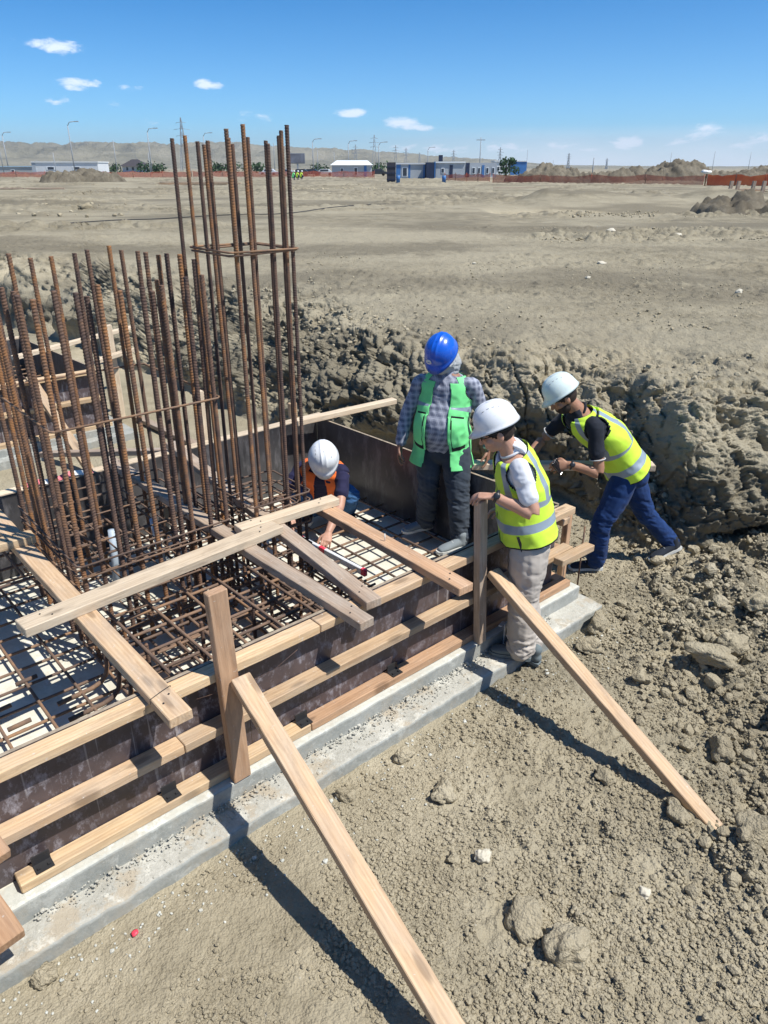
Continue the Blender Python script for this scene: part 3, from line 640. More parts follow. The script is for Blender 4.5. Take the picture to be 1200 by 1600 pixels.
# right (end) wall, back wall
fs = empty('formwork_wall', w(3.66, 4, .19), 'end formwork wall of black plywood behind the man in the blue helmet', 'formwork wall')
sp0, sp1 = w(3.685, 2.50, 0), w(3.61, 4.985, 0); sdir = Vector((sp1 - sp0)).normalized(); sout = Vector((sdir.y, -sdir.x, 0))
ply_panel(fs, sp0, sp1, .192, ZT + .005, .018, sout)
for z, m_ in ((.66, W_PINE), (.44, W_RED), (.2145, W_RED)):
    board('waler', sp0 + sout * .047 - sdir * (.0 + .04 * (z < .7)) + ZV * z, sp1 + sout * .047 + ZV * z, .08, .045, m_, parent=fs)
fb = empty('formwork_wall', w(1.5, 5.0, .19), 'back formwork wall with a pale timber edge behind the rebar cages', 'formwork wall')
ply_panel(fb, w(3.60, 5.02, 0), w(-3.5, 5.02, 0), .192, ZT - .004, .018, BV)
board('waler', w(-3.5, 5.063, ZT - .022), w(1.2, 5.063, ZT - .022), .08, .045, W_PALE, parent=fb)
board('waler', w(1.203, 5.063, ZT - .022), w(3.70, 5.063, ZT - .022), .08, .045, W_PALE, parent=fb)
board('waler', w(-3.5, 5.063, .45), w(3.62, 5.063, .45), .08, .045, W_PINE, parent=fb)

def T(o, label, cat, group=None): return tag(o, label, cat, group)
# posts and braces
G1 = 'upright timber posts against the formwork'
T(board('timber_post', w(1.196, 2.376, .19), w(1.17, 2.372, 1.205), .045, .088, W_RED, up=AV), 'cement-stained upright timber post carrying the left brace', 'timber post', G1)
T(board('timber_post', w(2.836, 2.372, .19), w(2.765, 2.372, 1.135), .05, .062, W_GREY, up=AV), 'upright timber post under the hand of the man in beige trousers', 'timber post', G1)
G2 = 'raking timber braces'
T(board('timber_brace', w(1.225, 2.345, .755), w(1.13, .62, .0), .088, .045, W_PINE, up=ZV), 'long timber brace slanting down to the bottom edge with splintered bark edge', 'timber brace', G2)
T(board('timber_brace', w(2.865, 2.335, .672), w(2.76, .835, -.01), .080, .045, W_PINE, up=ZV), 'clean timber brace slanting from the hand-held post to the soil on the right', 'timber brace', G2)
# crossing planks
G3 = 'planks laid across the formwork'
T(board('plank', w(.885, 2.205, ZT + .0245), w(.885, 4.75, ZT + .0265), .098, .047, W_PINE), 'wide plank with rebar shadows crossing left of the cage', 'plank', G3)
T(board('plank', w(1.848, 2.23, ZT + .0245), w(1.80, 5.12, ZT + .0245), .085, .047, W_GREY), 'grey weathered plank crossing left of the notched one', 'plank', G3)
T(board('plank', w(1.988, 2.345, ZT + .0245), w(2.30, 5.13, ZT + .0245), .088, .047, W_GREY), 'weathered plank with a split end between the grey one and the nailed one', 'plank', G3)
T(board('plank', w(2.425, 2.14, ZT + .0245), w(2.475, 3.47, ZT + .0245), .100, .047, W_RED), 'nailed brown plank ending beside the hand-held post', 'plank', G3)
T(board('plank', w(.60, 3.175, ZT + .0735), w(2.06, 3.295, ZT + .0725), .115, .047, W_PALE), 'long pale plank lying across the others in front of the cage', 'plank', G3)
T(board('plank', w(1.86, 3.40, ZT + .0730), w(2.55, 3.375, ZT + .0725), .088, .047, W_PALE), 'short pale plank beside the crouching man', 'plank', G3)
T(board('plank', w(-.4, 4.16, ZT + .0735), w(.955, 4.10, ZT + .0735), .10, .047, W_YELLOW), 'plank end covered by bar shadows at the left edge', 'plank', G3)
T(board('plank', w(3.30, 4.88, ZT + .045), w(4.33, 4.80, ZT + .05), .075, .045, W_PALE), 'timber reaching from the black panel corner to the bank', 'plank')
T(board('plank', w(3.72, 3.30, ZT + .026), w(4.68, 2.42, ZT + .028), .095, .045, W_PALE), 'timber end sticking out behind the man in blue jeans', 'plank')
T(board('plank', w(.08, 2.52, .36), w(.135, 2.15, .275), .10, .048, W_RED, up=ZV), 'lower board end sticking out at the left edge of the formwork', 'board')
T(board('plank', w(.13, 2.56, .63), w(.185, 2.265, .54), .085, .048, W_RED, up=ZV), 'upper board end sticking out at the left edge of the formwork', 'board')
T(board('plank', w(-.14, 1.98, .012), w(-.02, 1.96, .018), .05, .022, W_PALE), 'short pale wood scrap in the lower left corner', 'wood scrap')
# boards and stakes on the right end
T(board('timber_stake', w(3.98, 2.62, -.05), w(3.98, 2.62, .62), .045, .05, W_RED, up=AV), 'short stake behind the man in beige trousers', 'stake')
T(board('plank', w(3.50, 2.335, .50), w(3.86, 2.345, .485), .07, .045, W_PINE), 'short timber nailed across at the footing end', 'board')
for o_ in [q for q in bpy.data.objects if q.name.startswith('plank') and q.get('group') == G3]:
    dm = o_.data; xs_ = [v.co.x for v in dm.vertices]; L_ = max(xs_); top_ = max(v.co.z for v in dm.vertices); vf = VF()
    for sx in (-1, 1):
        for q_ in ((.10, .02), (.14, -.022)): c_ = (sx * (L_ - q_[0]), q_[1], top_ + .0008); vf.add(tube_vf([c_, (c_[0], c_[1], top_ + .003)], .0042, 8))
    M_ = mesh_from('nail_heads', vf.v, vf.f, M_BLACK, False); link('nail_heads', M_, o_)
# behind the back wall
T(board('timber_post', w(3.45, 5.13, .02), w(3.44, 5.13, .92), .045, .07, W_PINE, up=AV), 'post standing at the black panel corner', 'timber post', G1)
T(board('timber_post', w(2.62, 5.15, .02), w(2.62, 5.15, 1.18), .045, .085, W_PALE, up=AV), 'tall pale post behind the back formwork wall', 'timber post', G1)
T(board('timber_brace', w(1.83, 6.9, .35), w(2.62, 5.22, .66), .08, .045, W_GREY), 'weathered brace behind the back formwork wall', 'timber brace', G2)
T(board('plank', w(3.35, 8.3, .04), w(3.45, 6.2, .05), .09, .045, W_GREY), 'plank lying on the soil behind the cages', 'plank')
T(board('plank', w(1.60, 6.35, .25), w(1.68, 5.17, .70), .085, .045, W_PALE), 'pale brace leaning on the back formwork wall', 'timber brace', G2)
T(board('timber_post', w(3.22, 8.55, -.03), w(3.20, 8.5, 1.12), .04, .16, W_PALE, up=AV), 'wide pale board standing upright in front of the bank', 'board')
# tape, strips, pipes, wires
M_REDT = plain('red_plastic', (.80, .06, .10), .45, .5); M_WHITEP = plain('white_plastic', (.78, .78, .74), .45, .5); M_BLUEP = plain('blue_plastic', (.04, .16, .55), .45, .5)
vf = VF(); n_ = 13
for i in range(n_):
    a0 = 1.18 + i * .036; z = ZT + .006 + .010 * math.sin(i * .9); z2 = ZT + .006 + .010 * math.sin((i + 1) * .9)
    q = [w(a0, 5.01, z), w(a0 + .036, 5.01, z2), w(a0 + .036, 5.035 + .004 * math.sin(i), z2 + .026), w(a0, 5.035 + .004 * math.sin(i - 1), z + .026)]
    q2 = [p + Vector((0, 0, .0)) + BV * .002 for p in q]
    vf.add(([tuple(p) for p in q + q2], [(0, 1, 2, 3), (7, 6, 5, 4), (0, 4, 5, 1), (1, 5, 6, 2), (2, 6, 7, 3), (3, 7, 4, 0)]), 0 if (i // 3) % 2 == 0 else 1)
T(vf.mk('barrier_tape', [plain('faded_red_tape', (.62, .12, .15), .5, .4), M_WHITEP]), 'red and white barrier tape on the back formwork edge', 'barrier tape')
vf = VF(); R3 = Matrix.Rotation(TH + .25, 3, 'Z')
pS = w(3.02, 2.335, .095)
vf.box(pS + Vector((0, 0, .085)), (.018, .006, .14), R3); vf.box(pS + Vector((-.022, -.006, .158)), (.055, .022, .006), R3); vf.box(pS + Vector((.012, 0, .016)), (.05, .022, .006), R3)
T(vf.mk('bent_strip', M_WHITEP), 'white bent strip hooked on the footing step', 'bent strip')
T(mk('stake_rod', *tube_vf([w(4.02, 2.50, .0), w(4.02, 2.50, .52)], .006), M_REBAR), 'thin rusty steel rod standing by the footing corner', 'steel rod')
for (a, b_, lb, tl) in ((1.40, 4.22, 'blue-white plastic pipe standing in the short cage on the left', .02), (1.74, 4.20, 'white plastic pipe standing in the short cage on the right', -.03)):
    T(mk('plastic_pipe', *tube_vf([w(a, b_, .24), w(a + tl, b_, .5), w(a + tl * 1.5, b_, .70)], .022, 12), plain('pipe_plastic_%d' % (a * 100), (.42, .50, .58), .5, .4)), lb, 'plastic pipe')
for i, (p, q, lb) in enumerate([(w(1.50, 2.3, .80), w(1.05, 2.42, .69), 'loose thin wire hanging on the front wall near its middle')]):
    mid = (p + q) / 2 + Vector((0, 0, -.05)); T(mk('wire', *tube_vf([p, (p + mid) / 2 + BV * -.02, mid, (q + mid) / 2, q], .0014, 5), M_REBAR), lb, 'wire')
T(mk('nail', *tube_vf([w(2.44, 2.78, ZT + .045), w(2.44, 2.78, ZT + .095)], .003, 6), M_WHITEP), 'long nail sticking up from the nailed brown plank', 'nail')
vf = VF(); vf.box(w(.65, 2.335, .195), (.001, .001, .001)); 
M_WIRE = M_BLACK
def wrap_wire(a, b, z, lb):
    pts = [w(a - .052, b, z - .02), w(a - .051, b, z + .003), w(a, b + .015, z + .005), w(a + .051, b + .03, z + .003), w(a + .052, b + .03, z - .02)]
    T(mk('tie_wire', *tube_vf(pts, .0016, 5), M_WIRE), lb, 'tie wire')
wrap_wire(.885, 2.36, ZT + .048, 'tie wire looped over the plank left of the first post')
# red rag and small litter on the ground
for (x, y, s_, m_, lb) in ((-.98, 1.92, .018, M_REDT, 'small red scrap on the soil at lower left'), (1.28, 3.05, .016, M_WHITEP, 'small white litter scrap in the right-hand clods')):
    v, f = rock_vf((x, y, float(surf_z(x, y)[0]) + .012), s_, int(s_ * 1e4), 2, .5); T(mk('litter', v, f, m_), lb, 'litter')

# ---------------------------------------------------------------- reinforcement
def bar_mesh(L, r, mat, ribbed=True, n=10):
    if not ribbed:
        v, f = tube_vf([(0, 0, L * i / 6) for i in range(7)], r, n); return mesh_from('bar', v, f, mat)
    pitch = r * 1.25; per = 5; rings = int(L / pitch * per); zz = np.linspace(0, L, rings); an = np.arange(n) * 2 * math.pi / n
    Z, Aa = np.meshgrid(zz, an, indexing='ij'); side = np.cos(Aa)
    ph = (Z + side * r * .55) / pitch; rib = np.clip(np.cos(ph * 2 * math.pi) * 1.6, -1, 1)
    rr = r * (1 + .095 * rib); rr = rr * (1 + .03 * (np.abs(np.sin(Aa)) > .95))
    X = np.cos(Aa) * rr; Y = np.sin(Aa) * rr; V = np.stack([X, Y, Z], -1).reshape(-1, 3)
    idx = np.arange(rings * n).reshape(rings, n); nx = np.roll(idx, -1, axis=1)
    F = np.stack([idx[:-1], nx[:-1], nx[1:], idx[1:]], -1).reshape(-1, 4)
    c1 = np.array([[idx[-1, 0], idx[-1, 1], idx[-1, 2], idx[-1, 3]], [idx[-1, 0], idx[-1, 3], idx[-1, 4], idx[-1, 5]], [idx[-1, 0], idx[-1, 5], idx[-1, 6], idx[-1, 7]], [idx[-1, 0], idx[-1, 7], idx[-1, 8], idx[-1, 9]]])
    return mesh_from('bar', V, np.concatenate([F, c1]), mat)
def place_bar(me, p0, p1, parent, name='vertical_bar', sc=1.0):
    p0, p1 = Vector(p0), Vector(p1); q = (p1 - p0).to_track_quat('Z', 'Y'); q = q @ Quaternion((0, 0, 1), random.uniform(0, 6.28))
    M = Matrix.Translation(p0) @ q.to_matrix().to_4x4() @ Matrix.Diagonal((1, 1, sc, 1))
    return link(name, me, parent, root_inv(parent) @ M)
def hoop(parent, a0, a1, b0, b1, z, r=.006, slope=(0, 0), name='tie_hoop', da=0, db=0):
    c = .02; pts = []
    for (a, b) in [(a0 + c, b0), (a1 - c, b0), (a1, b0 + c), (a1, b1 - c), (a1 - c, b1), (a0 + c, b1), (a0, b1 - c), (a0, b0 + c), (a0 + c, b0)]:
        pts.append(w(a + da, b + db, z + slope[0] * (a - a0) + slope[1] * (b - b0)))
    v, f = tube_vf(pts, r, 7); return mk(name, v, f, M_MAT, parent)
# short cage (pedestal)
c1 = empty('pedestal_cage', w(1.46, 4.05, .2), 'wide pedestal cage of thick short rusty rebars on the left', 'rebar cage', 'column starter cages')
BR = .0128; bar_s = bar_mesh(2.06, BR, M_REBAR)
A0, A1, B0, B1 = 1.03, 1.90, 3.59, 4.52
def cage_bars(cage, me, spots, z0, L, top_fn, lean=.02):
    for (a, b) in spots:
        t = top_fn(a, b) + random.uniform(-.02, .02); la, lb = random.uniform(-lean, lean), random.uniform(-lean, lean)
        p0 = w(a, b, z0); p1 = w(a + la, b + lb, t); place_bar(me, p0, p1, cage, sc=(p1 - p0).length / L)
spots = []
na, nb_ = 9, 8
for i in range(na): spots += [(A0 + (A1 - A0) * i / (na - 1), B0 + .005 * (i % 2)), (A0 + (A1 - A0) * i / (na - 1), B1)]
for i in range(1, nb_ - 1): spots += [(A0, B0 + (B1 - B0) * i / (nb_ - 1)), (A1, B0 + (B1 - B0) * i / (nb_ - 1))]
cnt = [0]
def top1(a, b): cnt[0] += 1; return 2.235 if cnt[0] % 2 else 2.315
cage_bars(c1, bar_s, spots, .25, 2.06, top1)
extra = [(A0 + .27, B0 + .05), (A0 + .60, B0 + .045), (A0 + .05, B0 + .33), (A1 - .06, B0 + .4)]
cage_bars(c1, bar_s, extra, .25, 2.06, lambda a, b: 2.20)
for (z, sl) in ((.40, 0), (.50, 0), (.60, .0), (.70, 0), (.79, .0), (.86, .0), (1.60, .0)):
    e = .024; hoop(c1, A0 - e, A1 + e, B0 - e, B1 + e, z, .0062, (sl, .03 * random.uniform(-1, 1)))
for z in (.42, .62, .81): hoop(c1, A0 + .25, A1 - .25, B0 - .02, B1 + .02, z, .005); hoop(c1, A0 - .02, A1 + .02, B0 + .28, B1 - .28, z + .012, .005)
# tall cage (column)
c2 = empty('column_cage', w(2.2, 3.65, .2), 'slender column cage of tall rusty rebars rising above the horizon', 'rebar cage', 'column starter cages')
bar_t = bar_mesh(2.72, .0105, M_REBAR)
S2 = [(2.02, 3.46, 2.88), (2.13, 3.455, 2.94), (2.25, 3.46, 2.86), (2.375, 3.455, 2.945), (2.385, 3.56, 2.90), (2.385, 3.70, 2.88), (2.375, 3.84, 2.90), (2.25, 3.85, 2.87), (2.13, 3.85, 2.86), (2.01, 3.85, 2.90),
      (2.005, 3.72, 2.87), (2.01, 3.58, 2.87), (2.05, 3.49, 2.92), (2.35, 3.49, 2.92), (1.93, 3.86, 2.885), (2.19, 3.66, 2.86)]
for (a, b, t) in S2:
    p0 = w(a, b, .22); p1 = w(a + random.uniform(-.012, .022), b + random.uniform(-.015, .015), t); place_bar(bar_t, p0, p1, c2, sc=(p1 - p0).length / 2.72)
for z in (.42, .58, .74, .80, .88, .95): hoop(c2, 1.985, 2.41, 3.435, 3.875, z, .006, (random.uniform(-.03, .03), random.uniform(-.02, .02)))
hoop(c2, 1.99, 2.405, 3.44, 3.87, 2.345, .0058, (.02, 0)); hoop(c2, 1.985, 2.41, 3.436, 3.874, 2.362, .0058, (-.01, .0))
for z in (.60, .76, .90): hoop(c2, 2.08, 2.32, 3.43, 3.88, z, .005); hoop(c2, 1.98, 2.41, 3.55, 3.76, z + .012, .005)
# bent dowels turning out at the foot of the short cage
for i, b_ in enumerate((2.66, 2.80, 2.94, 3.08, 3.22, 3.38)):
    pts = [w(1.02, b_ + .06, .60)] + [w(1.02 - .005, b_ + .04, .45)] + [w(1.0 - .10 * (1 - math.cos(t)), b_, .35 - .10 * math.sin(t)) for t in (0, .5, 1.0, 1.57)] + [w(.72, b_ - .01, .25)]
    T(mk('bent_rebar', *tube_vf(pts, .013, 8), M_MAT), 'bent dowel bar number turning out under the wide shadowed plank' if False else ['bent dowel nearest the front formwork wall under the wide plank', 'second bent dowel from the front wall', 'third bent dowel from the front wall', 'fourth bent dowel from the front wall', 'fifth bent dowel, close to the long pale plank', 'sixth bent dowel, under the long pale plank'][i], 'bent rebar', 'bent dowels beside the short cage')
# bottom mat (two directions) and upper mats
def mat(name, label, A_rng, B_rng, z, da, db, r, jit=.012, oa=(0, 0), ob=(0, 0), mats=M_MAT, group='rebar mats in the footing'):
    root = empty(name, w((A_rng[0] + A_rng[1]) / 2, (B_rng[0] + B_rng[1]) / 2, z), label, 'rebar mat', group)
    LA = A_rng[1] - A_rng[0] + oa[0] + oa[1]; LB = B_rng[1] - B_rng[0] + ob[0] + ob[1]
    ma = bar_mesh(LA, r, mats, False, 8); mb = bar_mesh(LB, r, mats, False, 8)
    b = B_rng[0]
    while b <= B_rng[1] + 1e-6:
        j = random.uniform(-jit, jit); place_bar(ma, w(A_rng[0] - oa[0] + random.uniform(-.03, .03), b + j, z), w(A_rng[1] + oa[1], b + random.uniform(-jit, jit), z), root, 'bar'); b += db
    a = A_rng[0]
    while a <= A_rng[1] + 1e-6:
        j = random.uniform(-jit, jit); place_bar(mb, w(a + j, B_rng[0] - ob[0], z + 2 * r), w(a + random.uniform(-jit, jit), B_rng[1] + ob[1], z + 2 * r), root, 'bar'); a += da
    return root
mat('rebar_mat', 'wide bottom mat of rusty bars just above the cream blinding', (-1.2, 3.58), (2.60, 4.92), .235, .205, .175, .0085, oa=(0, .03), ob=(.04, .03))
mat('rebar_mat', 'raised mat of rusty bars between the wide plank and the grey planks', (1.06, 1.86), (2.62, 3.42), .64, .20, .165, .0085, oa=(.06, .12), ob=(.02, .1))
mat('rebar_mat', 'raised mat under the notched plank in front of the tall cage', (1.95, 2.50), (2.62, 3.38), .40, .14, .13, .008, oa=(.04, .08), ob=(.03, .10))
mat('rebar_mat', 'middle mat of rusty bars in front of the short cage', (1.02, 2.50), (2.60, 3.50), .43, .155, .15, .0085, oa=(.03, .05), ob=(.03, .1))
mat('rebar_mat', 'doubled bottom mat under the spirit level', (1.0, 2.55), (2.58, 3.55), .285, .15, .14, .008, oa=(.0, .1), ob=(.02, .2))
mat('rebar_mat', 'upper mat behind the short cage by the back wall', (.2, 2.6), (4.1, 4.85), .62, .22, .19, .0085)
# supports standing between the mats
leg_m = bar_mesh(.44, .010, M_REBAR)
k = 0
for a in (1.12, 1.42, 1.72, 2.02, 2.32):
    for b_ in (2.72, 3.05, 3.35):
        kk = random.uniform(-.03, .03); o = link('support_bar', leg_m, None, Matrix.Translation(w(a + kk, b_ + kk, .2)) @ Matrix.Scale(.98 if a < 1.9 else .7, 4, (0, 0, 1)))
        T(o, '%s support bar standing under the %s part of the mat, %s row' % (['first', 'second', 'third', 'fourth', 'fifth'][[1.12, 1.42, 1.72, 2.02, 2.32].index(a)], 'left' if a < 1.6 else 'right', {2.72: 'front', 3.05: 'middle', 3.35: 'rear'}[b_]), 'support bar', 'upright bars carrying the raised mat'); k += 1
# coupler-like short splices on the left bottom mat
for i, (a, b_) in enumerate([(.62, 2.80), (.60, 2.98), (.56, 3.15), (.52, 3.32), (.78, 2.93), (.80, 2.78), (.48, 3.5), (.66, 3.66)]):
    T(mk('splice_bar', *tube_vf([w(a - .055, b_, .262), w(a + .055, b_ + .003, .264)], .0125, 8), M_MAT), ['splice nearest the front wall', 'second splice from the front wall', 'third splice from the front wall', 'fourth splice from the front wall', 'splice between the first dowels', 'splice under the first dowel', 'splice near the long pale plank end', 'splice behind the long pale plank end'][i] + ' on the left mat', 'rebar splice', 'short splice bars on the left mat')
# spirit level held by the crouching man
lv = empty('spirit_level', (-.39, 4.34, .41), 'white and red spirit level lying on the bars under the hand of the crouching man', 'spirit level')
pa, pb = Vector((-.66, 4.62, .425)), Vector((-.12, 4.06, .425)); dirv = (pb - pa).normalized(); L = (pb - pa).length
M_ALU = plain('white_alu', (.72, .74, .76), .35, .5)
def seg(t0, t1, wd, ht, mat, nm): return board(nm, pa + dirv * L * t0, pa + dirv * L * t1, wd, ht, mat, parent=lv)
seg(0.0, 1.0, .024, .046, M_ALU, 'rail'); seg(-.02, .04, .028, .05, M_REDT, 'end_cap'); seg(.96, 1.01, .028, .05, M_REDT, 'end_cap')
seg(.12, .19, .027, .049, M_REDT, 'grip'); seg(.42, .50, .027, .049, M_REDT, 'grip'); seg(.2, .40, .0255, .03, M_BLUEP, 'label_band')

# ---------------------------------------------------------------- people
K = .92
def catmull(P, n):
    P = np.asarray(P, float); out = []
    Q = np.vstack([2 * P[0] - P[1], P, 2 * P[-1] - P[-2]])
    for i in range(1, len(Q) - 2):
        for k in range(n):
            t = k / n; a, b, c, d = Q[i - 1], Q[i], Q[i + 1], Q[i + 2]
            out.append(.5 * ((2 * b) + (c - a) * t + (2 * a - 5 * b + 4 * c - d) * t * t + (3 * b - a - 3 * c + d) * t ** 3))
    out.append(P[-1]); return np.array(out)
def loft(secs, side, n=4, seg=20, cap=True, expo=2.0):
    """secs: (x,y,z, r_side, r_front); closed tube with rounded ends"""
    S = catmull([list(s) for s in secs], n); C3 = S[:, :3]; R1 = np.maximum(S[:, 3], .002); R2 = np.maximum(S[:, 4], .002)
    T3 = np.gradient(C3, axis=0); T3 /= np.linalg.norm(T3, axis=1, keepdims=True) + 1e-9
    if cap:
        def capper(c, t, r1, r2, sgn):
            m = min(r1, r2); ks = [.35, .7, .92, .995]
            return [(c + sgn * t * m * k * .9, r1 * math.sqrt(1 - k * k), r2 * math.sqrt(1 - k * k), t) for k in ks]
        pre = capper(C3[0], T3[0], R1[0], R2[0], -1)[::-1]; post = capper(C3[-1], T3[-1], R1[-1], R2[-1], 1)
    else: pre = post = []
    L = pre + [(C3[i], R1[i], R2[i], T3[i]) for i in range(len(C3))] + post
    V = []; sv = np.array(side, float); an = np.arange(seg) * 2 * math.pi / seg
    ca, sa = np.cos(an), np.sin(an)
    if expo != 2.0: ca, sa = np.sign(ca) * np.abs(ca) ** (2 / expo), np.sign(sa) * np.abs(sa) ** (2 / expo)
    for c, r1, r2, t in L:
        u = sv - t * sv.dot(t)
        if np.linalg.norm(u) < 1e-3: u = np.array([t[1], -t[0], .01])
        u /= np.linalg.norm(u); q = np.cross(t, u)
        V.append(c + np.outer(ca * r1, u) + np.outer(sa * r2, q))
    V = np.concatenate(V); F = faces_grid(seg, len(L)); F.append(tuple(reversed(range(seg)))); F.append(tuple(range((len(L) - 1) * seg, len(L) * seg)))
    return V, F
def limb(pts, rs, side=(1, 0, .1), n=4, flat=1.0): return loft([(*p, r, r * flat) for p, r in zip(pts, rs)], side, n, 16)
def ellipsoid(c, rad, rot=None, seg=18, rings=12):
    V = []; 
    for j in range(rings + 1):
        ph = -math.pi / 2 + math.pi * (j + .001) / (rings + .002)
        for i in range(seg):
            t = 2 * math.pi * i / seg; V.append((math.cos(ph) * math.cos(t) * rad[0], math.cos(ph) * math.sin(t) * rad[1], math.sin(ph) * rad[2]))
    V = np.array(V); 
    if rot is not None: V = V @ np.array(rot).T
    F = faces_grid(seg, rings + 1); F.append(tuple(reversed(range(seg)))); F.append(tuple(range(rings * seg, rings * seg + seg)))
    return V + np.array(c, float), F
def fuse(parts, voxel, smooth=2, fac=.5):
    V = []; F = []; o = 0
    for v, f in parts: V.append(np.asarray(v, float)); F += [tuple(int(i) + o for i in q) for q in f]; o += len(v)
    me = bpy.data.meshes.new('tmp'); me.from_pydata(np.concatenate(V).tolist(), [], F); me.update()
    ob = bpy.data.objects.new('tmp', me); COL.objects.link(ob)
    m = ob.modifiers.new('r', 'REMESH'); m.mode = 'VOXEL'; m.voxel_size = voxel; m.adaptivity = 0
    if smooth: s = ob.modifiers.new('s', 'SMOOTH'); s.factor = fac; s.iterations = smooth
    dg = bpy.context.evaluated_depsgraph_get(); e = ob.evaluated_get(dg); r = bpy.data.meshes.new_from_object(e)
    n = len(r.vertices); co = np.empty(n * 3, np.float32); r.vertices.foreach_get('co', co)
    nm = np.empty(n * 3, np.float32); r.vertex_normals.foreach_get('vector', nm)
    nf = len(r.polygons); F = np.array([p.vertices[:] for p in r.polygons if len(p.vertices) == 4])
    bpy.data.objects.remove(ob); bpy.data.meshes.remove(me); bpy.data.meshes.remove(r)
    return co.reshape(-1, 3).astype(float), F, nm.reshape(-1, 3).astype(float)
def mkn(name, V, F, mats, parent, fmat=None): return mk(name, V, np.asarray(F), mats, parent, True, fmat)
nrm = lambda v: np.array(v, float) / (np.linalg.norm(v) + 1e-12)
def hand(wr, d, n, s, curl=.35, k=K, grip=None):
    """palm and five fingers; d along the hand, n palm normal, s towards the thumb"""
    wr, d, n, s = np.array(wr, float), nrm(d), nrm(n), nrm(s); P = []
    P.append(loft([(*(wr - d * .015 * k), .026 * k, .020 * k), (*(wr + d * .02 * k), .031 * k, .018 * k), (*(wr + d * .055 * k), .040 * k, .016 * k), (*(wr + d * .088 * k), .041 * k, .013 * k)], s, 3, 14))
    ln = [.072, .080, .075, .060]; rad = [.0088, .0090, .0086, .0078]
    for i in range(4):
        off = (.031 - .0205 * i) * k; base = wr + d * (.086 - .004 * abs(i - 1.2)) * k + s * off; fan = s * (.10 - .075 * i)
        pts = [base - d * .01 * k, base]; dd = nrm(d + fan); ang = 0
        for sg, fr in ((0, .46), (1, .31), (2, .23)):
            ang = curl * (.75, 1.0, .75)[sg] * (1 + .12 * i)
            dd = nrm(dd * math.cos(ang) + n * math.sin(ang)); pts.append(pts[-1] + dd * ln[i] * fr * k)
        r = rad[i] * k; P.append(limb(pts, [r * 1.05, r * 1.05, r * .98, r * .9, r * .75], s, 3))
    b = wr + d * .022 * k + s * .028 * k; d1 = nrm(d * .62 + s * .68 + n * .35); d2 = nrm(d * .88 + s * .25 + n * .5 * (1 + curl))
    P.append(limb([b - s * .012 * k, b + d1 * .038 * k, b + d1 * .038 * k + d2 * .030 * k, b + d1 * .038 * k + d2 * .055 * k], [.015 * k, .0115 * k, .0100 * k, .0085 * k], n, 3))
    return P
def fabric(name, col, rough=.85, wr=0, plaid=None, scale=1.0, var=.10):
    m, t, b = new_mat(name, rough, .2); tc = t.n('ShaderNodeTexCoord'); p = tc.outputs['Object']
    n = t.noise(p, 7 * scale, 5, .6)
    c = t.ramp(n, [(.3, tuple(x * (1 - var) for x in col)), (.7, tuple(min(1, x * (1 + var)) for x in col))])
    if plaid:
        sp = t.n('ShaderNodeSeparateXYZ'); nd = t.n('ShaderNodeTexNoise'); nd.inputs['Scale'].default_value = 5; t.l(p, nd.inputs['Vector'])
        mix = t.n('ShaderNodeVectorMath'); mix.operation = 'MULTIPLY_ADD'; t.l(nd.outputs['Color'], mix.inputs[0]); mix.inputs[1].default_value = (.05, .05, .05); t.l(p, mix.inputs[2]); t.l(mix.outputs[0], sp.inputs[0])
        def lines(s, period, wd): 
            f = t.math('FRACT', t.math('DIVIDE', s, period)); return t.math('LESS_THAN', t.math('ABSOLUTE', t.math('SUBTRACT', f, .5)), wd)
        xx = t.math('ADD', sp.outputs[0], t.math('MULTIPLY', sp.outputs[1], .55))
        l1 = t.math('ADD', t.math('MULTIPLY', lines(sp.outputs[2], .042, .20), .45), t.math('MULTIPLY', lines(xx, .042, .20), .45)); l2 = t.math('MAXIMUM', lines(t.math('ADD', sp.outputs[2], .021), .042, .055), lines(t.math('ADD', xx, .021), .042, .055))
        c = t.mix(l1, c, plaid[0]); c = t.mix(t.math('MULTIPLY', l2, .55), c, plaid[1])
    t.l(c, b.inputs['Base Color']); b.inputs['Sheen Weight'].default_value = .05
    bump(t, b, t.noise(p, 220, 2, .5), .25, .001); return m
def skin(name, col):
    m, t, b = new_mat(name, .5, .4); geo = t.n('ShaderNodeNewGeometry')
    n = t.noise(geo.outputs['Position'], 30, 4, .6)
    t.l(t.ramp(n, [(.3, tuple(c * .88 for c in col)), (.7, tuple(c * 1.1 for c in col))]), b.inputs['Base Color']); b.inputs['Subsurface Weight'].default_value = .06
    b.inputs['Subsurface Radius'].default_value = (.01, .004, .002); return m
M_VY = fabric('lime_vest', (.58, .84, .07), .7, var=.10); M_VG = fabric('green_vest', (.21, .80, .29), .7, var=.12); M_VO = fabric('orange_vest', (.85, .17, .035), .6, var=.08)
M_TAPE = plain('reflective_tape', (.25, .31, .37), .45, .6, var=.06); M_DARK = fabric('black_trim', (.018, .020, .022))
M_MESH = fabric('dark_mesh', (.020, .06, .045))
M_HAIR = plain('dark_hair', (.035, .026, .022), .8, .2, var=.4, nscale=60); M_EYE = plain('eye', (.5, .48, .45), .3, .5); M_RUB = plain('sole_rubber', (.55, .56, .54), .7, .3)
M_SHOEG = fabric('grey_shoe', (.14, .17, .18)); M_SHOED = fabric('dark_shoe', (.022, .028, .04)); M_SHOEM = fabric('mid_grey_shoe', (.20, .23, .25))

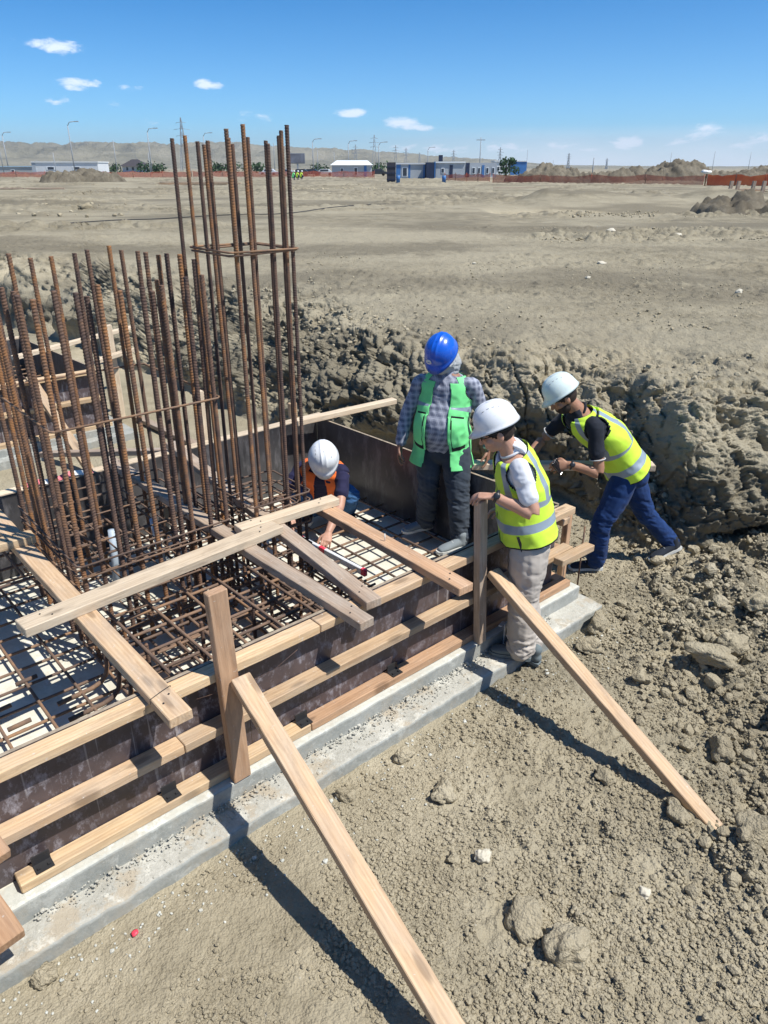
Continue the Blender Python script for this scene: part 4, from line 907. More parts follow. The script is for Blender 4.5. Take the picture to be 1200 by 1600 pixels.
def torso_secs(p):
    """sections of the trunk from pelvis to neck: centre, half width, half depth"""
    k = p.get('k', K); pe, ch, nk = np.array(p['pelvis']), np.array(p['chest']), np.array(p['neck']); fr = nrm(p['front']); be = p.get('belly', 0)
    sh = (np.array(p['shL']) + np.array(p['shR'])) / 2; wa = np.array(p.get('waist', pe * .55 + ch * .45)); up = nrm(ch - pe); fw = p.get('fat', 1.0)
    return [(*(pe - up * .07 * k), .150 * k * fw, .105 * k), (*(pe + up * .01), .172 * k * fw, .120 * k), (*(wa + fr * be * .5), (.152 + be * .35) * k * fw, (.112 + be * .6) * k),
            (*((wa + ch) / 2 + fr * be * .3), (.160 + be * .2) * k * fw, (.118 + be * .3) * k), (*ch, .178 * k * fw, .122 * k), (*(sh * .92 + nk * .08 - up * .015), .176 * k, .100 * k), (*(sh * .45 + nk * .55 + up * .006), .115 * k, .076 * k), (*nk, .060 * k, .060 * k)], up
def wrinkle(V, N, amp, sc=(9, 9, 16), seed=0, base=0.0):
    w1 = fbm3(V[:, 0] * sc[0], V[:, 1] * sc[1], V[:, 2] * sc[2], 1.0, 3, seed); rd = 1 - np.abs(w1) * 4
    w2 = fbm3(V[:, 0], V[:, 1], V[:, 2], 3.2, 2, seed + 5)
    return V + N * (base + amp * (np.clip(rd, -1, 1) * (.5 + 1.6 * np.clip(w2 + .15, 0, 1)) + .8 * w1))[:, None]
def helmet(root, c, F_, U_, col, mat, k=1.0, vents=True):
    F_, U_ = nrm(F_), nrm(U_); U_ = nrm(U_ - F_ * np.dot(F_, U_)); R_ = np.cross(F_, U_); c = np.array(c, float)
    nu, nv = 72, 26; V = []
    for j in range(nv):
        ph = (j / (nv - 1)) * math.pi / 2
        for i in range(nu):
            t = 2 * math.pi * i / nu; ct, st = math.cos(t), math.sin(t); cp, sp = math.cos(ph), math.sin(ph)
            sq = cp ** .86; x = st * .102 * sq; y = ct * (.112 if ct > 0 else .122) * sq; z = .120 * sp ** .92
            rid = .0055 * (math.exp(-((x - .016) / .006) ** 2) + math.exp(-((x + .016) / .006) ** 2) + .7 * math.exp(-(x / .02) ** 2)) * (sp > .28) * min(1, (sp - .28) * 5); z += rid
            if j == 0 or j == 1:   # rim, rolled outwards, with the peak in front
                e = (1.0 if j == 0 else .35); pk = max(0, ct) ** 2.4
                x *= 1 + e * (.07 + .02 * pk); y += e * (.008 * ct + .038 * pk); z = -.004 * e - e * .014 * pk + (0 if j == 0 else .004) - e * .012 * max(0, -ct)
            V.append((x * k, y * k, z * k))
    V = np.array(V); W = c + np.outer(V[:, 0], R_) + np.outer(V[:, 1], F_) + np.outer(V[:, 2], U_)
    nrmv = W - (c + U_ * .02); Wi = W - nrmv / np.linalg.norm(nrmv, axis=1, keepdims=True) * .004
    f = faces_grid(nu, nv); f.append(tuple(range((nv - 1) * nu, nv * nu))); o = len(W)
    fi = [tuple(reversed([q + o for q in g])) for g in f]; rim = [((i + 1) % nu, i, i + o, (i + 1) % nu + o) for i in range(nu)]
    hob = mk('helmet', np.concatenate([W, Wi]), f + fi + rim, mat, root, True)
    P3 = lambda x, y, z: c + R_ * x * k + F_ * y * k + U_ * z * k
    band = [P3(.092 * math.sin(t), .102 * math.cos(t), -.012 - .012 * max(0, -math.cos(t))) for t in np.linspace(.9, 5.38, 26)]
    mk('head_band', *tube_vf(band, .009 * k, 8), M_DARK, hob)
    if vents:
        vf = VF()
        for sx in (-1, 1):
            for q in range(4):
                yy = -.045 + q * .026; xx = .052; zz = .120 * math.sqrt(max(0, 1 - (xx / .102) ** 2 - (yy / .118) ** 2)) ** .95 + .0025
                M3 = Matrix((Vector(R_), Vector(F_), Vector(U_))).transposed()
                vf.box(P3(sx * xx, yy, zz), (.005, .013, .004), M3)
        vf.mk('vent_slots', plain('slot_grey', (.25, .27, .28), .7) if 'slot_grey' not in MATS else MATS['slot_grey'], hob)
    return hob, P3, R_, F_, U_
def shoe(root, heel, toe, up, mat, k=K, sole=M_RUB):
    heel, toe, up = np.array(heel, float), np.array(toe, float), nrm(up); d = nrm(toe - heel); L = np.linalg.norm(toe - heel); s = nrm(np.cross(d, up)); up = np.cross(s, d)
    P = [loft([(*(heel + d * .03 * k + up * .045 * k), .032 * k, .034 * k), (*(heel + d * .07 * k + up * .05 * k), .036 * k, .040 * k), (*(heel + d * L * .5 + up * .042 * k), .038 * k, .033 * k), (*(heel + d * L * .75 + up * .034 * k), .044 * k, .026 * k), (*(toe - d * .03 * k + up * .028 * k), .036 * k, .018 * k)], s, 4, 18),
         limb([heel + d * .06 * k + up * .04, heel + d * .055 * k + up * .105 * k], [.040 * k, .037 * k], s)]
    V, F, N = fuse(P, .005, 2); sh = mkn('shoe', V, F, mat, root)
    pr = [(0, .024), (.03, .036), (.08, .038), (.5 * L / k, .036), (.74 * L / k, .047), (.9 * L / k, .042), (L / k, .018)]
    vv = []; 
    for hgt in (.0, .022):
        for x, r in pr: vv.append(heel + d * x * k + s * r * k + up * hgt * k)
        for x, r in reversed(pr): vv.append(heel + d * x * k - s * r * k + up * hgt * k)
    n = len(pr) * 2; f = [tuple(reversed(range(n))), tuple(range(n, 2 * n))] + [(i, (i + 1) % n, n + (i + 1) % n, n + i) for i in range(n)]
    mk('sole', vv, f, sole, sh, False)
    if True:
        lace = VF(); 
        for q in range(4):
            cc = heel + d * (L * .52 + q * .018 * k) + up * (.070 - .007 * q) * k; lace.add(tube_vf([cc - s * .018 * k, cc + up * .003, cc + s * .018 * k], .0022, 5))
        lace.mk('laces', M_RUB, sh, True)
def vest(root, p, off, masks, mats, hem=.18, top=.93, open_deg=8, arm_r=.066, thick=.004):
    """shell round the trunk; masks(u, v, P, side, front) gives material index or -1 for an opening"""
    k = p.get('k', K); secs, up = torso_secs(p)
    if p.get('long_vest'): q0 = secs[0]; secs = [(*(np.array(secs[1][:3]) - up * .17 * k), .206 * k, .160 * k), (*(np.array(secs[1][:3]) - up * .08 * k), .203 * k, .158 * k), (*secs[1][:3], .200 * k, .158 * k), (*secs[2][:3], secs[2][3] + .012, secs[2][4] + .006)] + secs[3:]
    S = catmull([list(s) for s in secs], 14); C3 = S[:, :3]; n = len(S)
    T3 = np.gradient(C3, axis=0); T3 /= np.linalg.norm(T3, axis=1, keepdims=True) + 1e-9; side = nrm(np.array(p['shL']) - np.array(p['shR']))
    nu = 220; V = []; U_ = []; Vv = []; hemv = hem
    j0 = int(hem * (n - 1)); j1 = int(top * (n - 1)); an = np.arange(nu) * 2 * math.pi / nu
    for j in range(j0, j1 + 1):
        u = side - T3[j] * side.dot(T3[j]); u = nrm(u); q = np.cross(u, T3[j]); 
        if np.dot(q, p['front']) < 0: q = -q
        o_ = off + .022 * max(0, 1 - (j - j0) / (n * .14)) 
        V.append(C3[j] + np.outer(np.cos(an) * (S[j, 3] + o_), u) + np.outer(np.sin(an) * (S[j, 4] + o_), q))
    m = len(V); V = np.concatenate(V); rows = np.repeat(np.arange(m), nu)
    N = V - np.repeat(C3[j0:j1 + 1], nu, axis=0); N /= np.linalg.norm(N, axis=1, keepdims=True)
    V = wrinkle(V, N, p.get('vwr', .010) * k, (7, 7, 7), p.get('seed', 0))
    F = np.array(faces_grid(nu, m)); ctr = V[F].mean(1); jj = F[:, 0] // nu; ii = F[:, 0] % nu
    uu = (an[ii] + math.pi / nu); vv = (jj + .5) / m
    mi = masks(uu, vv, ctr, side, nrm(p['front']), k)
    # armholes
    for sk, ek in (('shL', 'elL'), ('shR', 'elR')):
        sh = np.array(p[sk]); sg = 1 if sk == 'shL' else -1; mid = (np.array(p['shL']) + np.array(p['shR'])) / 2; c = sh - up * .035 * k
        d = np.linalg.norm((ctr - c) * 1.0, axis=1); lat = (ctr - mid) @ (side * sg)
        e = (d - arm_r * k) ; mi = np.where((e < 0) & (lat > .09 * k), -1, np.where((e < .009 * k) & (lat > .08 * k) & (mi >= 0), 2, mi))
    keep = mi >= 0; F = F[keep]; mi = mi[keep]
    V2 = V - N * thick; o = len(V); Fi = F[:, ::-1] + o
    # rims along open edges
    ed = {}
    for f in F:
        for a, b in zip(f, np.roll(f, -1)):
            if (b, a) in ed: del ed[(b, a)]
            else: ed[(a, b)] = 1
    rim = [(b, a, a + o, b + o) for a, b in ed]
    Fall = np.concatenate([F, Fi, np.array(rim)]); mall = np.concatenate([mi, mi, np.full(len(rim), 2)])
    return mkn('vest', np.concatenate([V, V2]), Fall, mats, root, mall)
def build_person(name_label, group, p):
    k = p.get('k', K); base = np.array(p['base']); root = empty('person', base, name_label, 'person', group)
    side = nrm(np.array(p['shL']) - np.array(p['shR'])); front = nrm(p['front']); secs, up = torso_secs(p)
    g = lambda q: np.array(p[q], float)
    # ---- body: one continuous surface
    parts = [loft([(s[0], s[1], s[2], s[3] * .93, s[4] * .93) for s in secs], side, 5, 26)]
    hc = g('head'); hf = nrm(p['face']); hu = nrm(p['headup']); hu = nrm(hu - hf * np.dot(hu, hf)); hr = np.cross(hf, hu); Rm = np.stack([hr, hf, hu], 1)
    hp = lambda x, y, z: hc + hr * x * k + hf * y * k + hu * z * k
    parts += [ellipsoid(hp(0, -.008, .022), (.077 * k, .097 * k, .100 * k), Rm), ellipsoid(hp(0, .028, -.040), (.060 * k, .064 * k, .072 * k), Rm), ellipsoid(hp(0, .052, -.085), (.030 * k, .030 * k, .024 * k), Rm),
              loft([(*hp(0, .078, .018), .009 * k, .010 * k), (*hp(0, .094, -.008), .011 * k, .012 * k), (*hp(0, .108, -.030), .015 * k, .013 * k)], hr, 3, 12),
              ellipsoid(hp(0, .087, .030), (.048 * k, .014 * k, .012 * k), Rm), ellipsoid(hp(0, .084, -.060), (.023 * k, .013 * k, .006 * k), Rm), ellipsoid(hp(0, .082, -.071), (.021 * k, .013 * k, .007 * k), Rm)]
    for sx in (-1, 1):
        parts += [ellipsoid(hp(sx * .078, -.010, -.008), (.010 * k, .020 * k, .033 * k), Rm), ellipsoid(hp(sx * .046, .055, -.022), (.022 * k, .026 * k, .022 * k), Rm)]
    parts.append(limb([g('neck') - up * .04 * k, g('neck') * .5 + hp(0, -.02, -.06) * .5, hp(0, -.018, -.045)], [.066 * k, .056 * k, .055 * k], side))
    for sd in 'LR':
        sh, el, wr = g('sh' + sd), g('el' + sd), g('wr' + sd); inn = sh + (np.array(p['shL']) + np.array(p['shR']) - 2 * sh) * .18
        parts.append(limb([inn, sh, sh * .55 + el * .45, el, el * .62 + wr * .38, wr], [.044 * k, .048 * k, .044 * k, .038 * k, .040 * k, .027 * k], front))
        h = p['hand' + sd]; parts += hand(wr, h['d'], h['n'], h['s'], h.get('curl', .35), k)
        hi, kn, an_ = g('hip' + sd), g('kn' + sd), g('an' + sd)
        parts.append(limb([hi, hi * .6 + kn * .4, kn, kn * .65 + an_ * .35, an_], [.088 * k, .078 * k, .054 * k, .056 * k, .038 * k], side))
    V, F, N = fuse(parts, p.get('vox', .0048), 2); mkn('body', V, F, p['skin'], root)
    for sx in (-1, 1):
        ey = mk('eye', *ellipsoid(hp(sx * .032, .079, .010), (.011 * k, .010 * k, .009 * k), Rm), M_EYE, root); mk('iris', *ellipsoid(hp(sx * .032, .0875, .009), (.0052 * k, .003 * k, .0052 * k), Rm, 10, 6), M_HAIR, ey)
        mk('eyebrow', *tube_vf([hp(sx * .016, .098, .030), hp(sx * .034, .096, .036), hp(sx * .052, .080, .030)], [.003, .0042, .002], 6), M_HAIR, root)
    # hair showing below the helmet
    V, F = ellipsoid(hp(0, -.010, .020), (.0835 * k, .103 * k, .104 * k), Rm, 40, 30); lo = (V - hc) @ Rm / k; F4 = [f for f in F if len(f) == 4]
    keep = [f for f in F4 if (lo[list(f)].mean(0)[1] < .045 - .9 * max(0, -lo[list(f)].mean(0)[2] + .0) and lo[list(f)].mean(0)[2] > -.062 + .9 * max(0, lo[list(f)].mean(0)[1] + .04))]
    mkn('hair', V, keep, M_HAIR, root)
    if p.get('beard'):
        V, F = ellipsoid(hp(0, .030, -.050), (.0625 * k, .066 * k, .068 * k), Rm, 36, 26); lo = (V - hc) @ Rm / k
        keep = [f for f in F if len(f) == 4 and lo[list(f)].mean(0)[2] < -.040 - .35 * max(0, lo[list(f)].mean(0)[1] - .06) and lo[list(f)].mean(0)[1] > -.01]
        mkn('beard', V, keep, M_HAIR, root)
    # ---- trousers
    tr = p['trouser']; ex = tr.get('ease', .014) * k; parts = [loft([(*s[:3], s[3] + .012, s[4] + .012) for s in [secs[0], secs[1], tuple(np.array(secs[1]) * .45 + np.array(secs[2]) * .55)]], side, 5, 26)]
    for sd in 'LR':
        hi, kn, an_ = g('hip' + sd), g('kn' + sd), g('an' + sd)
        parts.append(limb([hi + up * .02, hi * .6 + kn * .4, kn, kn * .55 + an_ * .45, an_ - (kn - an_) * .06], [.098 * k + ex * .6, .086 * k + ex, .062 * k + ex, .058 * k + ex * 1.2, .050 * k + ex * 1.25], side, 5))
    V, F, N = fuse(parts, .0065, 3); kz = np.zeros(len(V))
    for sd in 'LR':
        for jn, rr, am in (('kn', .15, 1.0), ('an', .13, 1.3)): kz = np.maximum(kz, am * np.exp(-(np.linalg.norm(V - g(jn + sd), axis=1) / rr) ** 2))
    wv = fbm3(V[:, 0] * 6, V[:, 1] * 6, V[:, 2] * 17 + V[:, 0] * 6, 1.6, 3, p.get('seed', 0)); rd = np.clip(1 - np.abs(wv) * 5, -1, 1)
    lw = fbm3(V[:, 0] * 9, V[:, 1] * 9, V[:, 2] * 1.6, 1.0, 2, p.get('seed', 0) + 4); rl = np.clip(1 - np.abs(lw) * 5, -1, 1)
    V = V + N * (tr.get('wr', .006) * (kz * rd + .35 * wv * 2 + tr.get('lw', .4) * rl))[:, None]
    mkn('trousers', V, F, tr['mat'], root)
    # ---- shirt and sleeves
    st = p['shirt']; se = .010 * k; S_ = list(secs[1 if not st.get('tuck') else 1:]); S_ = [(*s[:3], s[3] + se + .004, s[4] + se + .004) for s in S_[:-1]] + [(*(np.array(secs[-1][:3]) - up * .025 * k), .070 * k, .068 * k)]
    parts = [loft(S_, side, 5, 28)]; cuffs = []
    for sd in 'LR':
        sh, el, wr = g('sh' + sd), g('el' + sd), g('wr' + sd); inn = sh + (np.array(p['shL']) + np.array(p['shR']) - 2 * sh) * .18; c = st['sleeve']
        if c <= 1: e = sh + (el - sh) * c; parts.append(limb([inn, sh, (sh + e) / 2, e], [.054 * k, .058 * k, .057 * k, .057 * k], front, 5)); cuffs.append((e, nrm(el - sh), .068 * k))
        else: parts.append(limb([inn, sh, (sh + el) / 2, el, (el + wr) / 2, el + (wr - el) * (c - 1)], [.052 * k, .057 * k, .056 * k, .052 * k, .049 * k, .040 * k], front, 5)); cuffs.append((el + (wr - el) * (c - 1), nrm(wr - el), .043 * k))
    V, F, N = fuse(parts, .006, 3); V = wrinkle(V, N, st.get('wr', .005), (9, 9, 12), p.get('seed', 0) + 20); shirt = mkn('shirt', V, F, st['mat'], root)
    if st.get('cuff'):
        for e, dv, r in cuffs: uu_ = nrm(np.cross(dv, front)); qq_ = np.cross(dv, uu_); mk('cuff', *tube_vf([e + dv * .034 * k + (uu_ * math.cos(t) + qq_ * math.sin(t)) * r * .80 for t in np.linspace(0, 6.2832, 24)], .0045, 6, False), st['cuff'], shirt)
    # collar
    cb = g('neck') - up * .012 * k; mk('collar', *tube_vf([cb + side * .066 * k * math.cos(t) + front * .064 * k * math.sin(t) - up * (.016 * k * math.sin(t)) for t in np.linspace(-4.4, 1.3, 24)], .008 * k, 8), st.get('collar', st['mat']), shirt)
    for sd, hl, to in (('L', 'heelL', 'toeL'), ('R', 'heelR', 'toeR')):
        shoe(root, g(hl), g(to), p.get('shoeup' + sd, (0, 0, 1)), p['shoe'], k, p.get('sole', M_RUB))
    return root, hp, Rm, hr, hf, hu
def gloss(name, col):
    m, t, b = new_mat(name, .28, .5); b.inputs['Base Color'].default_value = (*col, 1); b.inputs['Coat Weight'].default_value = .25
    geo = t.n('ShaderNodeNewGeometry'); n = t.noise(geo.outputs['Position'], 60, 4, .6); t.l(t.ramp(n, [(.3, .24), (.7, .38)]), b.inputs['Roughness'])
    d = t.ramp(t.noise(geo.outputs['Position'], 22, 5, .7), [(.58, 0.0), (.75, .22)]); t.l(t.mix(d, col, (.42, .38, .30)), b.inputs['Base Color']); return m
M_HW = gloss('white_helmet_plastic', (.80, .82, .84)); M_HB = gloss('blue_helmet_plastic', (.008, .105, .60)); M_HC = gloss('pale_green_white_plastic', (.66, .76, .74))
SK1 = skin('tanned_skin', (.36, .19, .12)); SK2 = skin('fair_tanned_skin', (.48, .27, .19)); SK3 = skin('brown_skin', (.30, .155, .10))
VW = 'surveyors and workers at the footing'

# -- man in the blue helmet
p = dict(base=(.35, 4.78, .27), pelvis=(.415, 4.93, .99), chest=(.42, 4.93, 1.28), neck=(.43, 4.92, 1.52), front=(-.42, -.90, 0), belly=.07, fat=1.03, long_vest=True, vwr=.007,
         shL=(.595, 4.865, 1.42), shR=(.252, 4.98, 1.405), elL=(.70, 4.93, 1.17), elR=(.165, 4.98, 1.19), wrL=(.735, 4.90, .955), wrR=(.115, 4.92, .97),
         handL=dict(d=(.03, -.05, -1), n=(-.95, -.3, 0), s=(-.35, -.93, 0), curl=.42), handR=dict(d=(-.05, -.05, -1), n=(.95, .2, 0), s=(-.3, -.93, 0), curl=.30),
         hipL=(.505, 4.88, .95), hipR=(.325, 4.96, .95), knL=(.53, 4.80, .63), knR=(.325, 4.94, .64), anL=(.555, 4.74, .345), anR=(.315, 5.00, .36),
         heelL=(.605, 4.72, .275), toeL=(.375, 4.60, .27), heelR=(.365, 5.02, .275), toeR=(.135, 4.93, .27), head=(.385, 4.85, 1.625), face=(-.38, -.56, -.74), headup=(-.25, -.58, .76),
         skin=SK3, trouser=dict(mat=fabric('charcoal_jeans', (.050, .062, .080), var=.3), ease=.022, wr=.008), shirt=dict(mat=fabric('plaid_shirt', (.32, .34, .41), plaid=((.11, .125, .18), (.48, .50, .57))), sleeve=1.88, wr=.005, tuck=True), shoe=M_SHOEM, seed=3)
r1, hp, Rm, hr, hf, hu = build_person('man in a blue helmet, plaid shirt and open green vest standing on the rebar mat', VW, p)
hob, P3, R_, F_, U_ = helmet(r1, hp(0, -.004, .042), hf, hu, None, M_HB, 1.02, False)
st_ = mk('badge', *ellipsoid(P3(0.030, .109, .046), (.019, .019, .004), np.stack([R_, nrm(np.cross(nrm(F_ + U_ * .35 + R_ * .2), R_)), nrm(F_ + U_ * .35 + R_ * .2)], 1), 20, 6), M_WHITEP, hob)
for j_ in range(5): mk('badge_mark', *tube_vf([P3(.030 + (j_ - 2) * .0045, .1140, .040), P3(.030 + (j_ - 2) * .0045 * .6, .1125, .052)], .0012, 5), M_BLUEP, st_)
gt = fabric('grey_neck_scarf', (.36, .38, .39)); S_ = [(*hp(0, -.012, -.150), .075, .078), (*hp(0, .0, -.120), .072, .078), (*hp(0, .008, -.085), .074, .086), (*hp(0, .012, -.045), .079, .090), (*hp(0, .010, -.020), .081, .092)]
V, F, N = fuse([loft(S_, hr, 5, 26), limb([hp(.075 * math.cos(t), -.005 + .075 * math.sin(t), -.135 - .02 * math.sin(t)) for t in np.linspace(0, 6.2, 14)], [.030] * 14, hf), loft([(*(hp(0, .03, -.15)), .075, .055), (*(hp(0, .045, -.19)), .06, .03)], hr, 3, 18)], .005, 2); V = wrinkle(V, N, .008, (14, 14, 30), 9); mkn('scarf', V, F, gt, r1)
def mask_open(lo, hi, pocket=True):
    def f(u, v, P, side, front, k):
        g = u - math.pi / 2; m = np.zeros(len(u), int)
        width = lo + (hi - lo) * v
        m[(np.abs(g) < width)] = -1
        m[(v > .62) & (v < .70)] = 1
        m[(np.abs(g) >= width) & (np.abs(g) < width + .05)] = 0
        m[(v < .03)] = 0
        lat = (np.abs(g) > 1.35) & (np.abs(g) < 1.95) & (v < .62); m[lat] = 3
        pk = (np.abs(g) > width + .10) & (np.abs(g) < 1.05); m[pk & (v > .545) & (v < .565)] = 2; m[pk & (v > .30) & (v < .335)] = 2; m[pk & (np.abs(np.abs(g) - width - .12) < .02) & (v > .3) & (v < .55)] = 2
        m[(v > .90)] = np.where(np.abs(g[v > .90]) < .75, -1, m[v > .90]); m[(np.abs(g) < width)] = -1
        return m
    return f
vest(r1, p, .020, mask_open(.48, .30), [M_VG, M_TAPE, M_DARK, M_MESH], hem=.0, top=.90, thick=.003)
M_WATCH = plain('watch_black', (.02, .022, .028), .35, .5); M_STEEL = plain('watch_steel', (.45, .47, .50), .3, .5, metal=.7)
def ring(root, c, ax, r, rad, mat, nm='watch', flat=None):
    ax = nrm(ax); u = nrm(np.cross(ax, (0, .3, 1))); q = np.cross(ax, u); c = np.array(c)
    o = mk(nm, *tube_vf([c + (u * math.cos(t) + q * math.sin(t)) * r for t in np.linspace(0, 2 * math.pi, 22)], rad, 8, False), mat, root)
    if flat is not None: d = nrm(flat); mk('watch_case', *ellipsoid(c + d * (r + .004), (.019, .019, .007), np.stack([nrm(np.cross(d, ax)), ax, d], 1), 16, 8), mat, o)
ring(r1, np.array(p['wrL']) + (0, .0, .012), np.array(p['wrL']) - np.array(p['elL']), .030, .007, M_STEEL, flat=(0, -1, .1))

# -- man in beige trousers, hand on the post
p = dict(base=(.78, 3.62, .09), pelvis=(.83, 3.74, .845), chest=(.765, 3.76, 1.165), neck=(.685, 3.74, 1.375), waist=(.815, 3.75, 1.00), front=(-.93, .05, -.28), belly=.045, fat=1.03,
         shL=(.715, 3.575, 1.315), shR=(.71, 3.925, 1.31), elL=(.785, 3.50, 1.105), elR=(.76, 3.99, 1.06), wrL=(.585, 3.56, 1.175), wrR=(.69, 3.84, .99),
         handL=dict(d=(-.90, .25, -.05), n=(-.15, 0, -1), s=(-.15, .97, 0), curl=.75), handR=dict(d=(-.9, -.2, -.3), n=(0, -.4, -.9), s=(-.2, -.9, .3), curl=.5),
         hipL=(.82, 3.65, .80), hipR=(.845, 3.83, .80), knL=(.80, 3.64, .49), knR=(.83, 3.80, .49), anL=(.815, 3.625, .185), anR=(.875, 3.72, .17),
         heelL=(.875, 3.60, .095), toeL=(.635, 3.68, .10), heelR=(.935, 3.63, .03), toeR=(.72, 3.80, .10), head=(.60, 3.735, 1.475), face=(-.91, .02, -.42), headup=(-.42, 0, .91),
         skin=SK2, trouser=dict(mat=fabric('beige_trousers', (.46, .42, .375), var=.06), ease=.026, wr=.009, lw=.9), shirt=dict(mat=fabric('white_tshirt', (.70, .72, .76), var=.05), sleeve=.66, wr=.004), shoe=M_SHOEG, seed=8, sole=M_SHOEG)
r2, hp, Rm, hr, hf, hu = build_person('man in white helmet, lime vest and beige trousers resting a hand on the post', VW, p)
pB = p
helmet(r2, hp(0, -.012, .050), hf, hu, None, M_HW, 1.02)
def mask_closed(tapes, neckv=.93, vneck=.42):
    def f(u, v, P, side, front, k):
        g = u - math.pi / 2; ag = np.abs(g); m = np.zeros(len(u), int)
        for lo, hi in tapes: m[(v > lo) & (v < hi)] = 1
        gb = np.abs(((u - 3 * math.pi / 2 + math.pi) % (2 * math.pi)) - math.pi)   # angle from the spine
        vert = (v > tapes[-1][1] - .01) & (((ag > .62) & (ag < .92)) | ((gb > .55) & (gb < .85))); m[vert] = 1
        m[(ag < .028) & (v < .9)] = 2; m[v < .012] = 2
        m[(ag < vneck * (v - .66) / .3) & (v > .66)] = -1; e = vneck * (v - .66) / .3; m[(v > .66) & (ag >= e) & (ag < e + .05)] = 2; m[v > .985] = 2
        return m
    return f
vest(r2, p, .028, mask_closed([(.11, .18), (.36, .43)]), [M_VY, M_TAPE, M_DARK], hem=.15, top=.93, arm_r=.082)
ring(r2, np.array(p['wrL']) + np.array((.010, 0, 0)), np.array(p['wrL']) - np.array(p['elL']), .029, .009, M_WATCH, flat=(-.1, -.9, .5))
M_LENS = plain('dark_lens', (.012, .012, .015), .12, .6)
gl = VF()
for sx in (-1, 1):
    gl.add(ellipsoid(hp(sx * .033, .096, .010), (.026, .004, .018), Rm, 16, 8)); gl.add(tube_vf([hp(sx * .058, .090, .014), hp(sx * .076, .04, .012), hp(sx * .083, -.015, .005)], .0028, 6))
gl.add(tube_vf([hp(-.012, .100, .012), hp(.012, .100, .012)], .0025, 6)); gl.mk('glasses', M_LENS, r2, True)
pk = np.array(p['hipL']) + np.array((-.065, -.078, .085)); mk('pocket_phone', *box_vf(pk, (.035, .012, .10), Matrix.Rotation(-.35, 3, 'Y')), M_BLACK, r2, False)

# -- man in blue jeans leaning over
p = dict(base=(1.62, 4.84, .02), pelvis=(1.775, 4.85, .825), chest=(1.575, 4.83, 1.045), neck=(1.375, 4.82, 1.205), waist=(1.70, 4.85, .94), front=(-.60, .0, -.80), belly=.03, fat=1.03,
         shL=(1.45, 4.66, 1.145), shR=(1.37, 4.99, 1.13), elL=(1.50, 4.60, .895), elR=(1.20, 5.06, .92), wrL=(1.305, 4.63, .935), wrR=(1.02, 4.90, .80),
         handL=dict(d=(-.90, .1, -.12), n=(-.1, .5, -.6), s=(-.2, .3, .9), curl=.75), handR=dict(d=(-.75, -.4, -.35), n=(0, -.1, -1), s=(.3, -.9, 0), curl=.5),
         hipL=(1.75, 4.77, .77), hipR=(1.81, 4.93, .79), knL=(1.575, 4.74, .44), knR=(1.965, 4.97, .42), anL=(1.575, 4.80, .12), anR=(2.19, 5.03, .16),
         heelL=(1.635, 4.81, .03), toeL=(1.385, 4.83, .02), heelR=(2.285, 5.02, .10), toeR=(2.03, 4.93, .025), head=(1.255, 4.80, 1.30), face=(-.80, -.05, -.60), headup=(-.60, .0, .78), shoeupR=(-.25, 0, .97),
         skin=SK1, beard=True, trouser=dict(mat=fabric('blue_jeans', (.013, .040, .135), var=.35), ease=.015, wr=.008), shirt=dict(mat=fabric('black_tshirt', (.018, .021, .030), var=.2), sleeve=.62, wr=.005, cuff=fabric('white_cuff', (.5, .5, .5))), shoe=M_SHOED, seed=14)
for k_ in list(p):
    if isinstance(p[k_], tuple) and len(p[k_]) == 3 and k_ not in ('front', 'face', 'headup', 'shoeupR', 'heelL', 'toeL', 'heelR', 'toeR', 'anL', 'anR', 'base'): p[k_] = (p[k_][0] - (.055 if not k_.startswith('kn') else .015), p[k_][1], p[k_][2] + (.055 if k_ in ('head', 'neck', 'shL', 'shR') else .035 if k_ in ('chest', 'elR') else 0))

r3, hp, Rm, hr, hf, hu = build_person('man in dark blue jeans, black shirt and lime vest leaning over the footing end', VW, p)
helmet(r3, hp(0, -.008, .046), hf, hu, None, M_HC, 1.02)
vest(r3, p, .028, mask_closed([(.10, .17), (.38, .45)], vneck=.6), [M_VY, M_TAPE, M_DARK], hem=.10, top=.93, arm_r=.084)
ring(r3, np.array(p['wrL']) + np.array((.014, 0, 0)), np.array(p['wrL']) - np.array(p['elL']), .029, .007, M_WATCH, flat=(0, -.9, .4))
ph = empty('mobile_phone', (1.215, 4.60, .96), 'black mobile phone held by the man in blue jeans', 'phone')
board('case', (1.138, 4.615, .965), (1.203, 4.63, .88), .062, .010, M_BLACK, up=(.3, -.7, .6), parent=ph); board('screen', (1.141, 4.609, .968), (1.204, 4.624, .883), .054, .003, M_LENS, up=(.3, -.7, .6), parent=ph)

